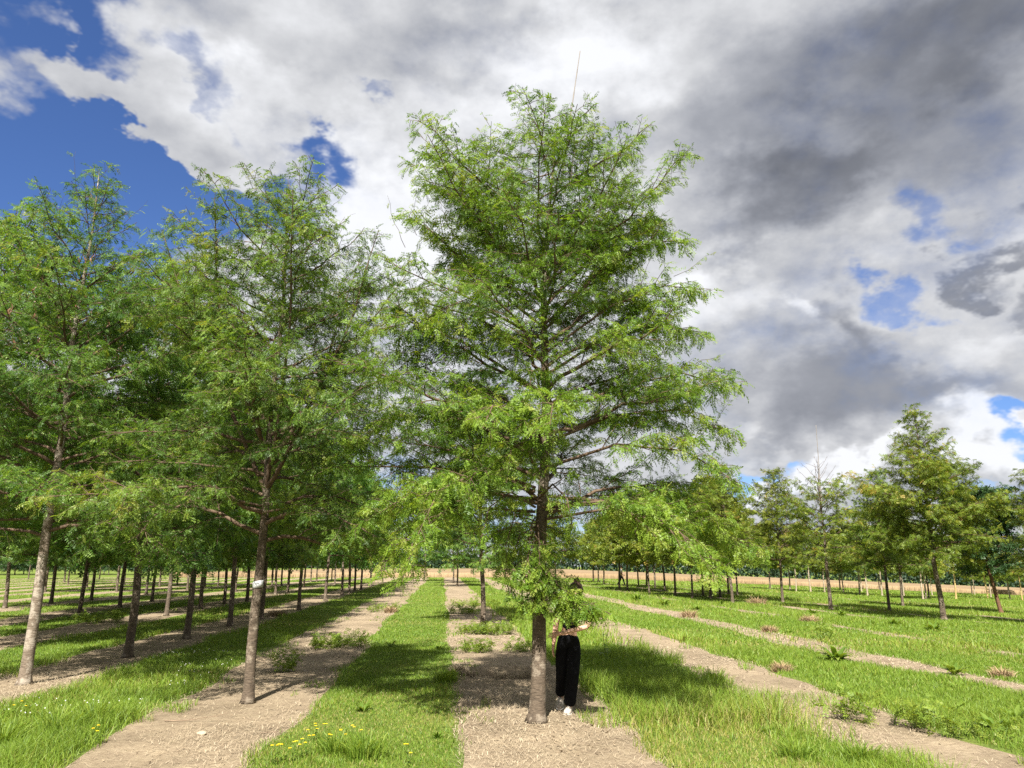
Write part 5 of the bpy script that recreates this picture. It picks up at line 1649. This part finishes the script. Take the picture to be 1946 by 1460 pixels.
TUFTS = [(4.69, 13.89, .30, .16, 'reddish dry grass tuft beside the shaded right bare strip'), (6.35, 28.09, .5, .3, 'reddish dry tuft left of the second right bare strip'),
         (12.39, 39.4, .6, .5, 'large brown dry tuft in front of the right hand trunks'), (7.26, 22.23, .36, .22, 'dry tuft on the second right bare strip by a dark weed'),
         (8.34, 13.58, .30, .18, 'dry tuft on the bare strip at the right edge'), (-4.6, 29.64, .42, .22, 'reddish dry tuft far along the tagged tree\'s strip'),
         (10.02, 26.39, .42, .3, 'straw coloured tuft in the right hand grass'), (-8.38, 27.9, .4, .3, 'dry reddish tuft among the pod tree\'s row of trunks'),
         (-0.62, 12.82, .22, .22, 'dry grass hanging over the left end of the dug hole'), (-0.20, 12.66, .20, .26, 'dry grass hanging over the middle of the dug hole'),
         (0.22, 12.66, .20, .24, 'dry grass hanging over the dug hole beside the trunk'), (-0.86, 13.3, .2, .2, 'dry grass at the left rim of the dug hole, by the turf')]
for i, (x, y, h, sp, lab) in enumerate(TUFTS):
    tuft('dry_tuft', x, y, h * .8, sp * 1.25, 420, 500 + i, lab, M['tuft'] if h > .22 else M['dead_grass'], 'grass tuft', 'dry grass tufts', .0022 + .00012 * y, (.3, 1.2))
LUSHT = [(-4.90, 8.73, .42, .30, 'tall bright grass clump on the alley edge at lower left'), (-5.2, 8.3, .40, .30, 'tall bright grass clump in the bottom left corner'),
         (-4.78, 9.25, .40, .26, 'arching bright grass clump furthest back at lower left'), (-1.4, 7.75, .34, .24, 'bright tall tuft at the bottom of the middle alley'),
         (-1.72, 7.95, .28, .2, 'smaller bright tuft beside the yellow flowers'), (-1.05, 12.51, .30, .22, 'tall tuft on the alley edge next to the dug hole'),
         (2.98, 14.92, .34, .3, 'rank tall grass clump at the back of the right hand shadow'), (3.2, 12.6, .32, .3, 'tall dark clump at the tip of the right hand shadow'),
         (3.31, 7.73, .26, .25, 'bright tuft at the bottom right, nearest the camera'), (2.75, 7.9, .24, .25, 'bright tuft left of the nearest right hand one')]
for i, (x, y, h, sp, lab) in enumerate(LUSHT):
    tuft('grass_tuft', x, y, h, sp, 260, 600 + i, lab, M['lush'], 'grass tuft', 'lush grass tufts', .0045)
FL = [(-2.18, 7.55, 'leftmost yellow flower cluster at the bottom edge of the alley'), (-2.09, 7.68, 'second yellow flower cluster from the left at the bottom edge'), (-1.98, 7.84, 'third yellow flower cluster from the bottom left of the alley'),
      (-2.12, 8.55, 'yellow flowers by the bare strip edge, left of the other far ones'), (-2.03, 8.64, 'yellow flowers by the strip edge, right of a twin cluster'), (-1.79, 7.99, 'yellow flowers just left of the bright tall tuft'),
      (-1.7, 8.29, 'yellow flowers behind the bright tall tuft'), (-1.62, 8.4, 'furthest yellow flowers behind the bright tall tuft'), (-5.98, 9.74, 'few yellow flowers in the shade at the left edge'),
      (-4.24, 8.3, 'yellow flowers at the foot of the tall grass on the strip edge'), (-0.97, 7.51, 'lone yellow flowers at the bottom right of the middle alley')]
for i, (x, y, lab) in enumerate(FL):
    flower(x, y, .17, 700 + i, lab, 4 if i < 3 else 3)


def stone():
    r = np.random.RandomState(4); b = MB(); vs = []
    for i in range(8):
        ph = i / 7 * math.pi
        for j in range(12):
            th = j / 12 * 6.283
            k = 1 + .12 * math.sin(3 * th + 2 * ph) + .08 * r.randn() * math.sin(ph)
            vs.append((.055 * k * math.sin(ph) * math.cos(th), .036 * k * math.sin(ph) * math.sin(th), .024 * k * math.cos(ph) + .016))
    b.add(vs, [(i * 12 + j, (i + 1) * 12 + j, (i + 1) * 12 + (j + 1) % 12, i * 12 + (j + 1) % 12) for i in range(7) for j in range(12)])
    o = b.build('stone', M['stone']); o.location = (-3.36, 8.78, tz(-3.36, 8.78)); tag(o, 'pale flat stone lying on the bare strip in front of the tagged tree', 'stone')


stone()


def stick(p, a, L, r0, seed, label, forks=2):
    r = np.random.RandomState(seed); b = MB()
    pts = polyline((0, 0, .012), (math.cos(a), math.sin(a), .01), L, 7, r, .07, (0, 0, 0)); pts[:, 2] = np.abs(pts[:, 2]) * .5 + .008
    tube(b, pts, np.linspace(r0, r0 * .35, 8), 6)
    for i in range(forks):
        q, t = along(pts, [r.uniform(.3, .8)])
        tube(b, polyline(q[0], t[0] + np.array((r.uniform(-.7, .7), r.uniform(-.7, .7), .12)), L * .25, 3, r, .08, (0, 0, -.2)), np.linspace(r0 * .5, r0 * .2, 4), 4)
    o = b.build('fallen_twig', M['stick']); o.location = (p[0], p[1], tz(*p)); tag(o, label, 'twig', 'fallen twigs')


stick((-4.05, 9.42), .08, .75, .007, 1, 'long thin twig lying across the strip in front of the tagged tree')
stick((1.02, 9.44), -.15, .42, .012, 2, 'fallen twig on the straw right of the person\'s feet')
stick((-2.75, 8.9), .3, .22, .006, 3, 'short dark twig by the left alley edge', 1)


def clover():
    r = np.random.RandomState(12); mb = MB()
    x = r.uniform(-6.4, -4.6, 260); y = r.uniform(9.4, 16.5, 260)
    x = x - TURN * (y - 9.5)
    k = field(sines(44, 8, .8, 3), x, y) > -.1
    x, y = x[k], y[k]; z = terrain(x, y) + .085
    for u in range(3):
        a = r.uniform(0, 3.14, len(x)); s = .006
        c, sn = np.cos(a) * s, np.sin(a) * s
        v = np.stack([np.stack([x - c, y - sn, z - s], -1), np.stack([x + c, y + sn, z - s], -1), np.stack([x + c, y + sn, z + s], -1), np.stack([x - c, y - sn, z + s], -1)], 1)
        mb.add(v.reshape(-1, 3), np.arange(4 * len(x)).reshape(-1, 4))
    tag(mb.build('clover_flowers', M['white_petal']), kind='stuff')


clover()
